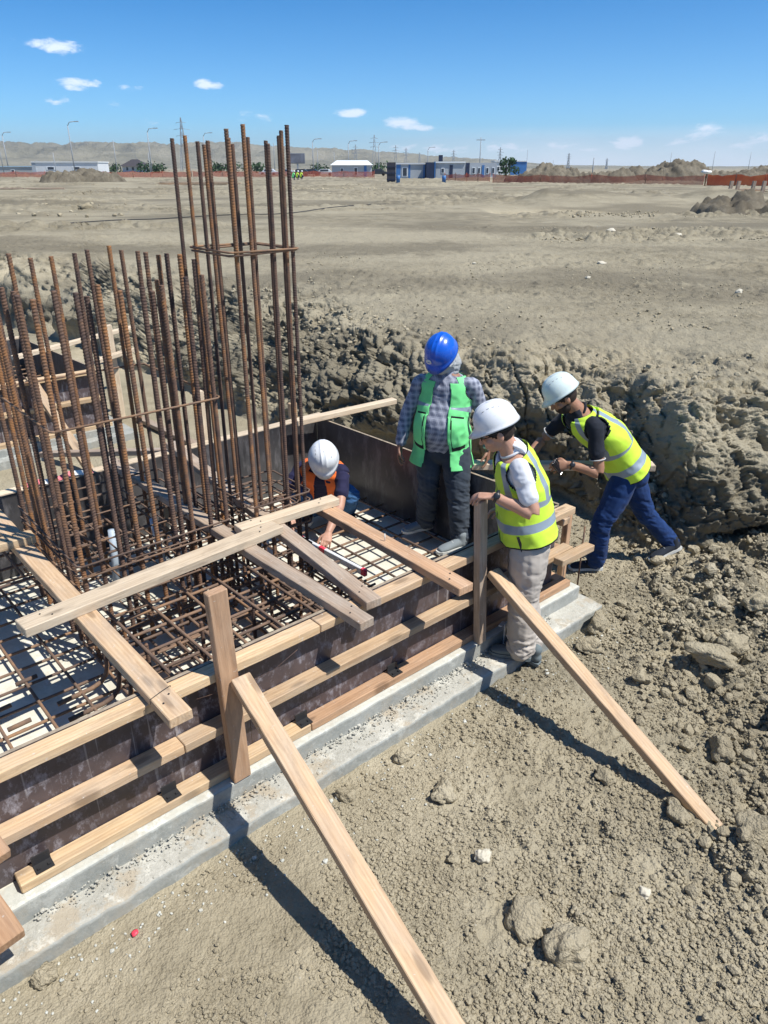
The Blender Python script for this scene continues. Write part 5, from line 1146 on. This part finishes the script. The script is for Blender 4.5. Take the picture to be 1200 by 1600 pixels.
# -- crouching man in the orange vest
p = dict(base=(-.38, 5.05, .27), pelvis=(-.46, 5.28, .47), chest=(-.455, 5.10, .66), neck=(-.445, 5.00, .80), front=(.05, -.80, -.60), belly=.02,
         shL=(-.30, 5.00, .735), shR=(-.61, 5.04, .745), elL=(-.315, 4.80, .565), elR=(-.71, 4.93, .60), wrL=(-.385, 4.575, .455), wrR=(-.70, 4.78, .50),
         handL=dict(d=(-.12, -.75, -.30), n=(-.2, .25, -.93), s=(-.95, -.1, .1), curl=.5), handR=dict(d=(.2, -.8, -.5), n=(.1, -.2, -.9), s=(.9, -.1, .1), curl=.4),
         hipL=(-.36, 5.26, .46), hipR=(-.55, 5.27, .46), knL=(-.245, 5.00, .55), knR=(-.64, 5.02, .53), anL=(-.28, 5.20, .33), anR=(-.56, 5.22, .33),
         heelL=(-.27, 5.25, .275), toeL=(-.24, 5.02, .27), heelR=(-.57, 5.27, .275), toeR=(-.60, 5.04, .27), head=(-.43, 4.915, .865), face=(.10, -.62, -.78), headup=(.05, -.72, .70),
         skin=SK2, trouser=dict(mat=fabric('mid_blue_jeans', (.045, .12, .26), var=.25), ease=.010, wr=.006), shirt=dict(mat=fabric('navy_tshirt', (.020, .020, .055), var=.2), sleeve=.66, wr=.005), shoe=M_SHOED, seed=21)
r4, hp, Rm, hr, hf, hu = build_person('crouching man in a white helmet and orange vest reaching down to the spirit level', VW, p)
helmet(r4, hp(0, -.004, .040), hf, hu, None, M_HW, 1.02)
vest(r4, p, .024, mask_open(.40, .18), [M_VO, M_VO, M_VO, M_VO], hem=.12, top=.92, thick=.005)

# ---------------------------------------------------------------- far side of the site
def far(xp, Y, z=1.15):
    """point at distance Y whose bearing is given in photo columns"""
    return Vector(((xp - 600) / 1150 * (Y * .9058 + .68), Y, z))
def gz(Y): return 1.13
M_WALLW = plain('white_panel', (.62, .65, .67), .6, .3, var=.05, nscale=1); M_PANB = plain('blue_panel', (.05, .17, .42), .5, .4, var=.1, nscale=1); M_PANG = plain('grey_panel', (.40, .44, .48), .6, .3, var=.06, nscale=1)
M_NAVY = plain('navy_panel', (.022, .035, .075), .6, .3, var=.1, nscale=1); M_GLASSD = plain('dark_window', (.03, .04, .06), .2, .6); M_ROOFW = plain('white_roof', (.74, .78, .80), .5, .4, var=.04); M_TEAL = plain('pale_blue_roof', (.40, .56, .68), .5, .4)
M_CONCF = plain('grey_wall_far', (.40, .42, .42), .8, .2); M_STEELG = plain('galvanised_steel', (.30, .33, .36), .6, .4); M_DROOF = plain('dark_roof', (.06, .055, .06), .8, .2); M_LEAF = plain('green_leaves', (.035, .075, .028), .8, .2, var=.5, nscale=1.5)
M_BARK = plain('bark', (.10, .08, .06), .9, .1); M_CAR = [plain('car_paint_%s' % n, c, .3, .6, var=.03) for n, c in (('dark', (.03, .035, .04)), ('silver', (.5, .52, .54)), ('white', (.7, .72, .73)))]; M_TYRE = plain('tyre', (.02, .02, .02), .9, .1)
def net_mat():
    m, t, b = new_mat('orange_mesh', .8, .2); 
    geo = t.n('ShaderNodeNewGeometry'); n = t.noise(geo.outputs['Position'], 1.2, 4, .6); t.l(t.ramp(n, [(.35, (.42, .12, .09)), (.7, (.60, .16, .09))]), b.inputs['Base Color'])
    tr = t.n('ShaderNodeBsdfTransparent'); mx = t.n('ShaderNodeMixShader'); mx.inputs[0].default_value = .45
    out = [n_ for n_ in m.node_tree.nodes if n_.type == 'OUTPUT_MATERIAL'][0]; t.l(tr.outputs[0], mx.inputs[1]); t.l(b.outputs[0], mx.inputs[2]); t.l(mx.outputs[0], out.inputs[0]); return m
M_NET = net_mat()
def fbox(name, x0, x1, Y, dep, z0, z1, mat, parent=None, slant=0):
    p0, p1 = far(x0, Y), far(x1, Y); v, f = box_vf(((p0.x + p1.x) / 2, Y + dep / 2, (z0 + z1) / 2), (abs(p1.x - p0.x), dep, z1 - z0)); return mk(name, v, f, mat, parent, False)
def cabin(name, label, cat, x0, x1, Y, h, mat, roof=None, wins=(), door=None, group=None, gable=0, wmat=None, dep=6, ends=None):
    r = empty(name, far((x0 + x1) / 2, Y, gz(Y)), label, cat, group); zb = gz(Y) - .1
    fbox('wall', x0, x1, Y, dep, zb, zb + h, mat, r)
    if gable:
        p0, p1 = far(x0, Y), far(x1, Y); e = .35; z = zb + h
        v = [(p0.x - e, Y - e, z), (p1.x + e, Y - e, z), (p1.x + e, Y + dep + e, z), (p0.x - e, Y + dep + e, z), (p0.x + gable * .9, Y + dep / 2, z + gable), (p1.x - gable * .9, Y + dep / 2, z + gable)]
        rf = mk('roof', v, [(0, 1, 5, 4), (2, 3, 4, 5), (1, 2, 5), (3, 0, 4), (3, 2, 1, 0)], roof or M_ROOFW, r, False)
    elif roof: fbox('roof', x0 - .6, x1 + .6, Y - .2, dep + .4, zb + h + .01, zb + h + .22, roof, r)
    for (a, b_, zl, zh) in wins:
        fr = fbox('window', a, b_, Y - .06, .05, zb + zl, zb + zh, wmat or M_ROOFW, r); s = (b_ - a) * .16; fbox('pane', a + s, b_ - s, Y - .09, .03, zb + zl + .12, zb + zh - .12, M_GLASSD, fr)
    if door: dr = fbox('door', door[0], door[1], Y - .07, .06, zb + .1, zb + 2.1, door[2], r)
    if ends:
        for (a, b_, m_) in ends: fbox('end_panel', a, b_, Y - .05, .04, zb, zb + h - .02, m_, r)
    return r
GB = 'site cabins and sheds along the far edge'
cabin('site_shed', 'long white shed with two small windows on the far left', 'shed', 52, 155, 205, 2.9, M_WALLW, M_ROOFW, [(74, 88, 1.2, 2.0), (115, 128, 1.2, 2.0)], None, GB, dep=8, ends=[(52, 58, M_PANG)])
cabin('site_shed', 'low pale blue roofed shed at the left frame edge', 'shed', -30, 52, 215, 1.9, M_CONCF, M_TEAL, [(18, 24, .6, 1.3)], None, GB, dep=8)
cabin('site_cabin', 'grey cabin with a white hipped roof and blue door', 'cabin', 519, 580, 165, 2.2, M_PANG, M_ROOFW, [(532, 537, .9, 1.7), (553, 559, .3, 1.8)], (569, 573, M_PANB), GB, gable=.9, dep=7)
cabin('site_cabin', 'small white cabin with blue frames right of the dark standing panel', 'cabin', 619, 664, 132, 2.2, M_PANG, M_WALLW, [(628, 637, .4, 1.8)], None, GB, dep=5, ends=[(619, 626, M_PANB), (638, 641, M_PANB), (661, 664, M_PANB)])
cabin('site_container', 'container with a dark navy end beside the small white cabin', 'container', 666, 680, 130, 2.5, M_NAVY, None, [], None, GB, dep=6, ends=[(678.5, 680, M_PANB)])
cabin('site_container', 'grey container with a dark door in the middle of the cabin row', 'container', 680.5, 726, 131, 2.4, M_PANG, M_ROOFW, [(689, 694, .9, 1.7)], (702, 707, M_NAVY), GB, dep=5)
cabin('site_container', 'navy-ended container with three arched white windows', 'container', 727, 775, 133, 2.45, M_PANG, None, [(737, 742, .8, 1.8), (746, 750, .8, 1.8), (759, 763, .8, 1.8), (768, 772, .8, 1.8)], (752.5, 756, M_PANB), GB, dep=5, ends=[(727, 733, M_NAVY)])
cabin('site_shed', 'white and blue shed behind the green tree', 'shed', 772, 822, 190, 3.0, M_WALLW, M_ROOFW, [(776, 780, 1.0, 2.0)], None, GB, dep=6, ends=[(797, 822, M_PANB)])
r = empty('house', far(208, 300, 1.1), 'small house with a dark roof beyond the red mesh fence', 'house'); fbox('wall', 192, 223, 300, 8, 1.0, 3.2, M_WALLW, r)
p0, p1 = far(188, 299), far(227, 299); mk('roof', [(p0.x, 298.5, 3.2), (p1.x, 298.5, 3.2), (p1.x, 309, 3.2), (p0.x, 309, 3.2), (p0.x + 3.5, 303.5, 5.6), (p1.x - 3.5, 303.5, 5.6)], [(0, 1, 5, 4), (2, 3, 4, 5), (1, 2, 5), (3, 0, 4), (3, 2, 1, 0)], M_DROOF, r, False)
for a in (198, 207, 216): fbox('window', a, a + 3, 299.9, .08, 1.9, 2.9, M_GLASSD, r)
# dark formwork column standing on the site
r = empty('column_formwork', far(611, 100, 1.1), 'dark upright column formwork standing on the site', 'column form'); fbox('panel', 604.5, 618, 100, .8, 1.05, 3.35, plain('dark_form_panel', (.045, .045, .06), .6, .3, nscale=2), r)
for z in (1.4, 2.1, 2.8): fbox('clamp', 603.8, 618.7, 99.93, .05, z, z + .08, M_NAVY, r)
for (xp, w_) in ((693.5, 2.6), (622, 2.0)):
    r = empty('barrel', far(xp, 93, 1.1), 'blue drum standing %s' % ('in front of the container row' if xp > 650 else 'at the foot of the dark column form'), 'drum', 'blue drums on the site'); c = far(xp, 93)
    mk('drum_body', *tube_vf([(c.x, 93, 1.1), (c.x, 93, 1.45), (c.x, 93, 1.46), (c.x, 93, 1.95)], [.22, .22, .235, .22], 14), M_PANB, r); mk('lid', *tube_vf([(c.x, 93, 1.951), (c.x, 93, 1.975)], .228, 14), M_PANG, r)
# billboard, signs
r = empty('billboard', far(466, 190, 1.1), 'dull grey billboard on a single post', 'billboard'); fbox('panel', 455, 477, 190, .3, 3.7, 5.7, plain('billboard_face', (.16, .17, .20), .7, .3, nscale=.6, var=.4), r); fbox('post', 464.5, 467, 190.1, .3, 1.0, 3.7, M_STEELG, r)
fbox('frame', 454.5, 477.5, 190.35, .1, 3.6, 5.8, M_STEELG, r)
r = empty('signal_mast', far(687.5, 160, 1.1), 'short mast with a square dark sign above the containers', 'sign'); fbox('sign_panel', 684.5, 691, 160, .2, 3.55, 5.0, M_NAVY, r); fbox('post', 687, 688.6, 160.05, .12, 1.0, 3.55, M_STEELG, r)
# street lamps
def lamp(xp, ytop, Y, lb, side=1):
    c = far(xp, Y); h = (264 - ytop) / 1402 * Y + 1.6 - .0; r = empty('street_lamp', (c.x, Y, 1.0), lb, 'street lamp', 'street lamps along the far road'); top = 1.1 + h
    wd = .07 + Y * .00018
    mk('pole', *tube_vf([(c.x, Y, 1.0), (c.x, Y, top - .9)], [wd * 1.5, wd], 6), M_STEELG, r); mk('arm', *tube_vf([(c.x, Y, top - .9), (c.x + side * .5, Y, top - .15), (c.x + side * 1.8, Y, top)], wd * .8, 6), M_STEELG, r)
    mk('lamp_head', *box_vf((c.x + side * 2.1, Y, top - .02), (1.0, .4, .18)), M_STEELG, r, False)
LP = [(118, 193, 190, 'tallest street lamp above the long white shed'), (15, 209, 230, 'street lamp at the left frame edge'), (238, 203, 200, 'street lamp left of the lattice pylon behind the bars'), (323, 210, 230, 'street lamp seen between the tall bars'), (490, 219, 230, 'street lamp just right of the billboard'), (545, 222, 240, 'street lamp behind the hipped-roof cabin'),
      (592, 224, 240, 'street lamp close to the tall middle pylon'), (668, 232, 300, 'small street lamp above the container row')]
for i, (x_, y_, Y_, lb) in enumerate(LP): lamp(x_, y_, Y_, lb, 1)
def upole(xp, ytop, Y, lb, th=.12, cross=False):
    c = far(xp, Y); h = (264 - ytop) / 1402 * Y + 1.6; r = empty('utility_pole', (c.x, Y, 1.0), lb, 'pole', 'plain poles across the plain'); mk('pole', *tube_vf([(c.x, Y, 1.0), (c.x, Y, 1.1 + h)], [th, th * .7], 6), M_STEELG, r)
    if cross: mk('cross_arm', *box_vf((c.x, Y, .7 + h), (1.6, .15, .12)), M_STEELG, r, False)
for a in [(7, 220, 200, 'plain pole at the far left edge', .12), (184, 222, 190, 'plain pole right of the long white shed', .12), (89, 240, 150, 'short pole in front of the white shed', .09), (430, 226, 190, 'plain pole left of the billboard', .1), (497, 236, 200, 'short pole right of the billboard', .1), (523, 240, 230, 'thin short pole left of the hipped cabin', .1),
          (748.5, 217, 150, 'dark slim pole rising above the container row', .10, True), (925, 248, 160, 'pole leaning over the right mounds', .12), (863, 252, 300, 'distant pole by the tree', .12), (1045, 240, 300, 'distant pole above the right mounds', .1), (1112, 238, 300, 'distant pole at the right above the mounds', .1), (1168, 240, 300, 'rightmost distant pole above the soil heaps', .1), (236, 240, 160, 'short pole by the house with dark roof', .09), (822, 236, 320, 'thin distant pole right of the tree', .1)]: upole(*a)
# lattice pylons
def pylon(xp, ytop, Y, lb):
    c = far(xp, Y); H = (264 - ytop) / 1402 * Y + 1.6; r = empty('lattice_pylon', (c.x, Y, 1.0), lb, 'pylon', 'lattice power pylons'); vf = VF(); th = .00034 * Y; bw = H * .085
    lv = [0, .25, .45, .62, .76, .88, 1.0]; ws = [bw * (1 - .93 * t) for t in lv]
    for k_ in range(len(lv) - 1):
        z0, z1 = 1.0 + H * lv[k_], 1.0 + H * lv[k_ + 1]; a0, a1 = ws[k_], ws[k_ + 1]; C4 = [(-1, -1), (1, -1), (1, 1), (-1, 1)]
        for q in range(4):
            s0, s1 = C4[q], C4[(q + 1) % 4]; P0 = (c.x + s0[0] * a0, Y + s0[1] * a0, z0); P1 = (c.x + s0[0] * a1, Y + s0[1] * a1, z1); Q0 = (c.x + s1[0] * a0, Y + s1[1] * a0, z0); Q1 = (c.x + s1[0] * a1, Y + s1[1] * a1, z1)
            vf.add(tube_vf([P0, P1], th, 4)); vf.add(tube_vf([P0, Q1], th * .5, 4)); vf.add(tube_vf([Q0, P1], th * .5, 4))
    vf.mk('lattice_tower', M_STEELG, r)
    for t, l_ in ((.66, .13), (.78, .16), (.90, .11)):
        z = 1.0 + H * t; v, f = tube_vf([(c.x - H * l_, Y, z), (c.x, Y, z + H * .02), (c.x + H * l_, Y, z)], th * .8, 4); mk('cross_arm', v, f, M_STEELG, r)
for a in [(290.5, 187, 420, 'tall lattice pylon behind the leftmost tall bars'), (585, 213, 480, 'tallest lattice pylon in the middle distance'), (556, 228, 560, 'lattice pylon left of the tallest middle one'), (618, 229, 600, 'first lattice pylon right of the tallest middle one'), (634, 233, 650, 'second lattice pylon right of the tallest middle one'), (708, 236, 700, 'lattice pylon over the grey container'), (780, 232, 560, 'lattice pylon beside the green tree'), (887, 241, 700, 'lattice pylon above the first right mound'), (947, 249, 900, 'faint pylon above the right mounds'), (655, 240, 900, 'faint short pylon behind the containers')]: pylon(*a)
# tree and bushes
def tree(xp, Y, h, wd, lb, cat='tree', nm='leafy_tree', grp=None, n=700, trunk=True):
    c = far(xp, Y); r = empty(nm, (c.x, Y, 1.0), lb, cat, grp); rs = np.random.RandomState(int(xp))
    if trunk: mk('trunk', *tube_vf([(c.x, Y, 1.0), (c.x + .1, Y, 1.0 + h * .5), (c.x - .05, Y, 1.0 + h * .8)], [.22, .14, .05], 7), M_BARK, r)
    cl = [(rs.normal(0, wd * .28), rs.normal(0, wd * .28), h * (.30 + .6 * rs.rand()), wd * rs.uniform(.2, .36)) for _ in range(14)]; V = []; F = []
    for i in range(n):
        q = cl[rs.randint(14)]; d = rs.normal(size=3); d /= np.linalg.norm(d); pz = np.array([c.x + q[0], Y + q[1], 1.0 + q[2]]) + d * q[3] * rs.uniform(.6, 1.05); u = rs.normal(size=3); u /= np.linalg.norm(u); w_ = np.cross(u, d); s_ = rs.uniform(.12, .28) * wd / 3
        o = len(V); V += [pz - u * s_, pz - w_ * s_, pz + u * s_, pz + w_ * s_]; F.append((o, o + 1, o + 2, o + 3))
    mk('crown', V, F, M_LEAF, r, False)
tree(790, 165, 3.6, 2.9, 'single leafy green tree right of the container row')
for i, (xp, wd) in enumerate([(178, 5), (232, 6), (246, 5), (345, 6), (365, 5), (402, 6), (588, 6), (497, 5)]): tree(xp, 285, 2.5, wd, ['low bush left of the dark-roofed house', 'low bush right of the dark-roofed house', 'second bush right of the dark-roofed house', 'low bush seen between the tall bars', 'bush behind the middle tall bars', 'bush behind the right tall bars', 'bush right of the hipped cabin', 'bush left of the hipped cabin'][i], 'bush', 'bush', 'bushes beyond the fence', 260, False)
# cars and van far behind
def car(xp, Y, m, lb, k=1.0):
    c = far(xp, Y); r = empty('parked_car', (c.x, Y, 1.1), lb, 'car', 'vehicles parked beyond the fence'); L, W, z = 4.3 * k, 1.8, 1.1
    pr = [(-.5, .35), (-.5, .75), (-.33, .85), (-.2, 1.38), (.22, 1.40), (.36, .92), (.5, .80), (.5, .35)]; v = [(c.x + a * L, Y - W / 2, z + b_) for a, b_ in pr] + [(c.x + a * L, Y + W / 2, z + b_) for a, b_ in pr]; n = 8
    mk('body', v, [tuple(range(n)), tuple(reversed(range(n, 2 * n)))] + [((i + 1) % n, i, i + n, (i + 1) % n + n) for i in range(n)], m, r, False)
    mk('side_window', *box_vf((c.x + .01 * L, Y - W / 2 - .01, z + 1.1), (L * .42, .03, .34)), M_GLASSD, r, False)
    for a in (-.3, .3): mk('wheel', *tube_vf([(c.x + a * L, Y - W / 2 - .04, z + .33), (c.x + a * L, Y - W / 2 + .2, z + .33)], .33, 14), M_TYRE, r)
for a in [(470, 178, M_CAR[0], 'dark car nearest the billboard post'), (486, 182, M_CAR[0], 'dark car second from the billboard'), (507, 185, M_CAR[2], 'white car left of the hipped cabin'), (590, 180, M_CAR[0], 'dark car right of the hipped cabin'), (447, 184, M_CAR[1], 'silver car left of the billboard post'), (420, 186, M_CAR[2], 'white car behind the tall bars')]: car(*a)
# orange safety mesh fences
def netfence(x0, x1, Y0, Y1, h, lb, step=5.0, mat=M_NET):
    p0, p1 = far(x0, Y0), far(x1, Y1); n = max(4, int((p1 - p0).length / step)); r = empty('mesh_fence', (p0 + p1) / 2 - Vector((0, 0, .1)), lb, 'mesh fence', 'orange mesh fences round the site')
    V = []; m_ = n * 6; 
    for i in range(m_ + 1):
        t = i / m_; q = p0.lerp(p1, t); s_ = .18 * abs(math.sin(math.pi * t * n)) ; V += [(q.x, q.y, 1.12), (q.x, q.y, 1.12 + h - s_ - .12 * random.random())]
    V = np.array(V); V2 = V + (0, .02, 0); o = len(V); f = [(2 * i, 2 * i + 2, 2 * i + 3, 2 * i + 1) for i in range(m_)]; f += [tuple(j + o for j in reversed(g)) for g in f]
    mk('netting', np.concatenate([V, V2]), f, mat, r, False)
    for i in range(n + 1):
        q = p0.lerp(p1, i / n); mk('post', *tube_vf([(q.x, q.y, 1.0), (q.x + random.uniform(-.05, .05), q.y, 1.15 + h)], .04, 5), M_REBAR if i % 2 else M_NET, r)
netfence(-20, 300, 150, 150, 1.1, 'red mesh fence on the left with a soil heap in front'); netfence(302, 585, 150, 148, 1.15, 'red mesh fence running behind the tall bars to the hipped cabin')
netfence(694, 765, 112, 108, 1.0, 'red mesh fence in front of the container row'); netfence(770, 1098, 96, 84, 1.0, 'thin reddish mesh fence along the right mounds'); M_NET2 = M_NET.copy(); M_NET2.name = 'bright_orange_mesh'
for n_ in M_NET2.node_tree.nodes:
    if n_.type == 'MIX_SHADER': n_.inputs[0].default_value = .8
    if n_.type == 'VALTORGB': n_.color_ramp.elements[0].color = (.70, .13, .05, 1); n_.color_ramp.elements[1].color = (.85, .22, .07, 1)
netfence(1104, 1290, 80, 74, 1.15, 'bright orange mesh fence at the right edge', 5.0, M_NET2)
# soil heaps
M_HEAP = soil('dug_subsoil', (.11, .095, .072), (.155, .136, .102), (.21, .186, .142))
def heap(xc, xw, Y, h, dep, lb, seed):
    c = far(xc, Y); hw = abs(far(xc + xw / 2, Y).x - c.x); nx, ny = max(40, int(hw * 2 / .16)), max(24, int(dep / .25)); U, W_ = np.meshgrid(np.linspace(-1, 1, nx), np.linspace(-1, 1, ny))
    X = c.x + U * hw; YY = Y + W_ * dep / 2; rr = np.sqrt(np.clip(np.abs(U) ** 2.4 + np.abs(W_) ** 2.2, 0, 4)); prof = np.clip(1 - rr, 0, 1) ** .5
    Z = h * .78 * prof * (.80 + .8 * fbm2(X, YY, .30, 3, seed)) + (blocks(X, YY, X * 0, 1.1, seed + 2) * .45 + blocks(X, YY, X * 0, .5, seed + 3) * .28 + .35 * fbm2(X, YY, 1.4, 4, seed + 4, .65) - .25) * np.clip(prof * 3, 0, 1) + 1.10
    Z = np.where(prof <= 0, 1.0, Z); idx = np.arange(nx * ny).reshape(ny, nx); F = np.stack([idx[:-1, :-1], idx[:-1, 1:], idx[1:, 1:], idx[1:, :-1]], -1).reshape(-1, 4)
    o = mk('soil_heap', np.stack([X, YY, Z], -1).reshape(-1, 3), F, M_HEAP); tag(o, lb, 'soil heap', 'excavated soil heaps')
for i, a in enumerate([(133, 125, 96, 2.5, 7, 'rough grey soil heap in front of the long white shed'), (96, 60, 92, 1.5, 6, 'lower lump left of the left soil heap'), (862, 120, 100, 2.5, 7, 'first soil heap right of the tree'), (818, 60, 104, 1.4, 6, 'low reddish soil heap beside the container row'), (940, 110, 102, 2.2, 7, 'second soil heap on the right'),
                       (1000, 95, 104, 2.4, 7, 'third soil heap on the right'), (1060, 120, 104, 3.1, 8, 'tallest soil heap on the right skyline'), (1135, 130, 106, 2.5, 8, 'soil heap behind the bright orange mesh'), (1215, 140, 108, 2.6, 8, 'soil heap at the right frame edge'), (1175, 170, 31.5, .50, 5.5, 'low bank of dug soil at the right edge of the plateau')]): heap(*a, 400 + i * 7)
# timber and rebar stacks, planks
def stack(xc, Y, n, L, lb, mats, seed, rz=.1, nz=3):
    rs = random.Random(seed); c = far(xc, Y); 
    for i in range(n):
        z = 1.19 + (i % nz) * .10; y = Y + (i // nz) * .35 + rs.uniform(-.1, .1); dx = rs.uniform(-.8, .8); a = rz + rs.uniform(-.05, .05); d = Vector((math.cos(a), math.sin(a), 0)) * L / 2; q = Vector((c.x + dx, y, z))
        T(board('plank', q - d, q + d, .25, .07, mats[i % len(mats)]), lb[i], 'plank', 'loose timbers stacked across the plateau')
ORD = ['lowest', 'second', 'third', 'fourth', 'fifth', 'sixth', 'seventh', 'eighth']
stack(310, 84, 8, 7.5, ['%s plank of the timber stack behind the tall bars' % o for o in ORD], [W_RED, W_PINE, W_GREY], 1, -.12)
stack(20, 66, 4, 7, ['%s weathered plank lying at the far left edge' % o for o in ORD[:4]], [W_GREY, W_RED], 2, .05, 1)
stack(880, 68, 3, 12, ['%s long dark timber lying before the right mounds' % o for o in ORD[:3]], [W_GREY], 3, .01, 1)
stack(1165, 56, 6, 4.0, ['%s timber of the pile below the orange mesh' % o for o in ORD[:6]], [W_GREY, W_RED], 4, .08)
for i, xp in enumerate((1139, 1150, 1174, 1190)):
    c = far(xp, 54); T(board('timber_post', (c.x, 54, 1.1), (c.x + .06, 54, 1.95), .2, .2, W_GREY, up=(0, 1, 0)), '%s stubby dark post in the timber pile under the orange mesh' % ['leftmost', 'second', 'third', 'rightmost'][i], 'timber post', 'stubby posts by the orange mesh')
c = far(1101, 78); v, f = rock_vf((c.x, 78, 2.35), .55, 77, 3, .5); T(mk('sack', v, f, M_WHITEP), 'white sack thrown over the fence end post', 'sack')
c = far(1101, 78); T(mk('fence_post', *tube_vf([(c.x, 78, 1.0), (c.x, 78, 2.3)], .07, 6), M_REBAR), 'rusty post under the white sack', 'post')
# black cable across the plateau
pts = []
for i, (xp, Y) in enumerate([(100, 24.2), (180, 25.5), (250, 26.8), (320, 28.2), (380, 28.8), (430, 29.5), (470, 31), (520, 34), (575, 37), (640, 39)]):
    c = far(xp, Y, 1.20 + .02 * math.sin(i * 2)); pts.append(c)
pts = [Vector(q) for q in catmull([list(q) for q in pts], 6)]; T(mk('cable', *tube_vf(pts, .016, 6), M_BLACK), 'thin black cable trailing across the plateau behind the bars', 'cable')
# pale stones on the plateau
for i, (xp, Y, r_, lb) in enumerate([(940, 13.9, .09, 'pale stone on the plateau above the leaning man'), (918, 12.1, .045, 'small pale stone left of the larger plateau stone'), (1153, 10.6, .06, 'pale stone at the right of the plateau'), (955, 20.5, .17, 'pale slab-like clod among the dug soil'), (1058, 19.5, .14, 'light clod right of the pale slab'), (135, 33, .30, 'dark wet clod on the left plateau'), (740, 14.0, .04, 'tiny white stone above the blue helmet')]):
    c = far(xp, Y); v, f = rock_vf((c.x, Y, 1.17 + r_ * .3), r_, 500 + i, 3, .6); T(mk('stone', v, f, M_STONE if i not in (5,) else M_CLOD), lb, 'stone')
# plateau clods along the dug strips
pts = []
for (xa, xb, Ya, Yb, n, r0, r1_) in ((840, 1200, 18.0, 23, 900, .01, .06), (780, 1200, 28, 32, 500, .02, .08), (720, 960, 43, 48, 300, .03, .10), (440, 620, 62, 68, 90, .1, .25), (0, 220, 28, 40, 60, .05, .2), (480, 1190, 8.0, 16, 1500, .008, .03)):
    for i in range(n):
        Y = RS.uniform(Ya, Yb); xp = RS.uniform(xa, xb)
        if n2(np.array([xp * .02]), np.array([Y * .4]), 8)[0] < -.08: continue
        c = far(xp, Y); r_ = RS.uniform(r0, r1_) * RS.uniform(.4, 1); pts.append((c.x, Y, 1.16 + r_ * .25, r_))
scatter_rocks('plateau_clods', pts, M_CLOD, 'loose clods in dug strips across the plateau', 'clods', 2)
# three workers crouching far away
for i, (xp, mv, lb) in enumerate([(458, M_VG, 'leftmost distant crouching worker in a green vest'), (464, M_VY, 'middle distant crouching worker in a vest'), (470, M_VY, 'rightmost distant crouching worker in a yellow vest')]):
    Y = 118 + i * .4; c = far(xp, Y); r = empty('person', (c.x, Y, 1.13), lb, 'person', 'distant crouching workers'); q = lambda x, z, y=0: (c.x + x, Y + y, 1.13 + z)
    V, F, N = fuse([limb([q(0, .35), q(.05, .6), q(.12, .85)], [.17, .19, .15]), limb([q(.12, .85), q(.2, 1.0)], [.07, .07]), ellipsoid(q(.22, 1.08), (.10, .11, .13)), limb([q(0, .35), q(.28, .5, -.1), q(.15, .06, -.1)], [.11, .09, .06]), limb([q(0, .35), q(.26, .48, .12), q(.12, .06, .12)], [.11, .09, .06]),
                    limb([q(.12, .82, -.16), q(.25, .6, -.2), q(.42, .4, -.12)], [.06, .05, .04]), limb([q(.12, .82, .16), q(.25, .6, .2), q(.42, .4, .12)], [.06, .05, .04]), limb([q(.12, .04, -.1), q(.3, .03, -.1)], [.05, .045])], .03, 1); mkn('body', V, F, M_NAVY, r)
    V, F, N = fuse([limb([q(0, .42), q(.05, .6), q(.12, .84)], [.20, .22, .18])], .03, 1); mkn('vest', V, F, mv, r)
    mk('helmet', *ellipsoid(q(.22, 1.15), (.14, .15, .12)), M_HW, r)
# second footing further along the pit, left
r = empty('formwork_wall', w(2.2, 7.95, .1), 'formwork of the next footing behind the short cage on the left', 'formwork wall')
ply_panel(r, w(-2.5, 7.99, 0), w(2.84, 7.99, 0), .14, .78, .018, -BV); ply_panel(r, w(2.84, 8.0, 0), w(2.74, 10.2, 0), .14, .785, .018, AV)
for z in (.765, .47, .16): board('waler', w(-2.5, 7.945, z), w(2.86 if z > .3 else 2.9, 7.945, z), .08, .045, W_YELLOW, parent=r)
board('waler', w(-2.5, 10.25, .765), w(2.74, 10.25, .765), .08, .045, W_PALE, parent=r); ply_panel(r, w(2.74, 10.2, 0), w(-2.5, 10.2, 0), .14, .77, .018, BV)
slab_o = empty('concrete_footing', w(1, 8, 0), 'pale blinding step of the next footing on the left', 'concrete footing'); M3 = Matrix.Rotation(TH, 3, 'Z')
for nm, b0, b1, a1, z0, z1 in (('lower_step', 7.72, 10.5, 3.1, -.05, .07), ('upper_step', 7.86, 10.4, 2.98, .066, .14)): mk(nm, *box_vf(w((a1 - 3) / 2, (b0 + b1) / 2, (z0 + z1) / 2), (a1 + 3, b1 - b0, z1 - z0), M3), M_CONC, slab_o, False)
T(board('timber_brace', w(2.135, 7.90, .82), w(2.28, 6.95, -.02), .09, .045, W_PINE), 'brace of the next footing leaning down behind the short bars', 'timber brace', G2)
mat('rebar_mat', 'rebar mat with projecting bar ends inside the next footing', (.5, 2.7), (8.1, 10.1), .45, .22, .22, .009)
T(board('plank', w(2.3, 9.0, .80), w(4.0, 9.6, .84), .08, .045, W_PALE), 'timber lying across the corner of the next footing', 'plank')
T(board('plank', w(2.9, 8.2, .80), w(3.5, 8.55, .79), .08, .045, W_PALE), 'short pale timber at the corner of the next footing', 'plank')

# ---------------------------------------------------------------- air between here and the hills
def build_haze():
    m = bpy.data.materials.new('pale_air'); m.use_nodes = True; m.node_tree.nodes.clear(); t = NT(m.node_tree)
    pv = t.n('ShaderNodeVolumePrincipled'); pv.inputs['Color'].default_value = (.80, .90, 1, 1); pv.inputs['Density'].default_value = .00016; pv.inputs['Anisotropy'].default_value = .3
    out = t.n('ShaderNodeOutputMaterial'); t.l(pv.outputs[0], out.inputs['Volume'])
    v, f = box_vf((0, 0, 75), (9600, 9600, 160)); o = mk('haze', v, f, m, None, False); o.location = (0, 0, -8); tag(o, 'thin pale haze over the plain', 'haze', kind='stuff')
build_haze()
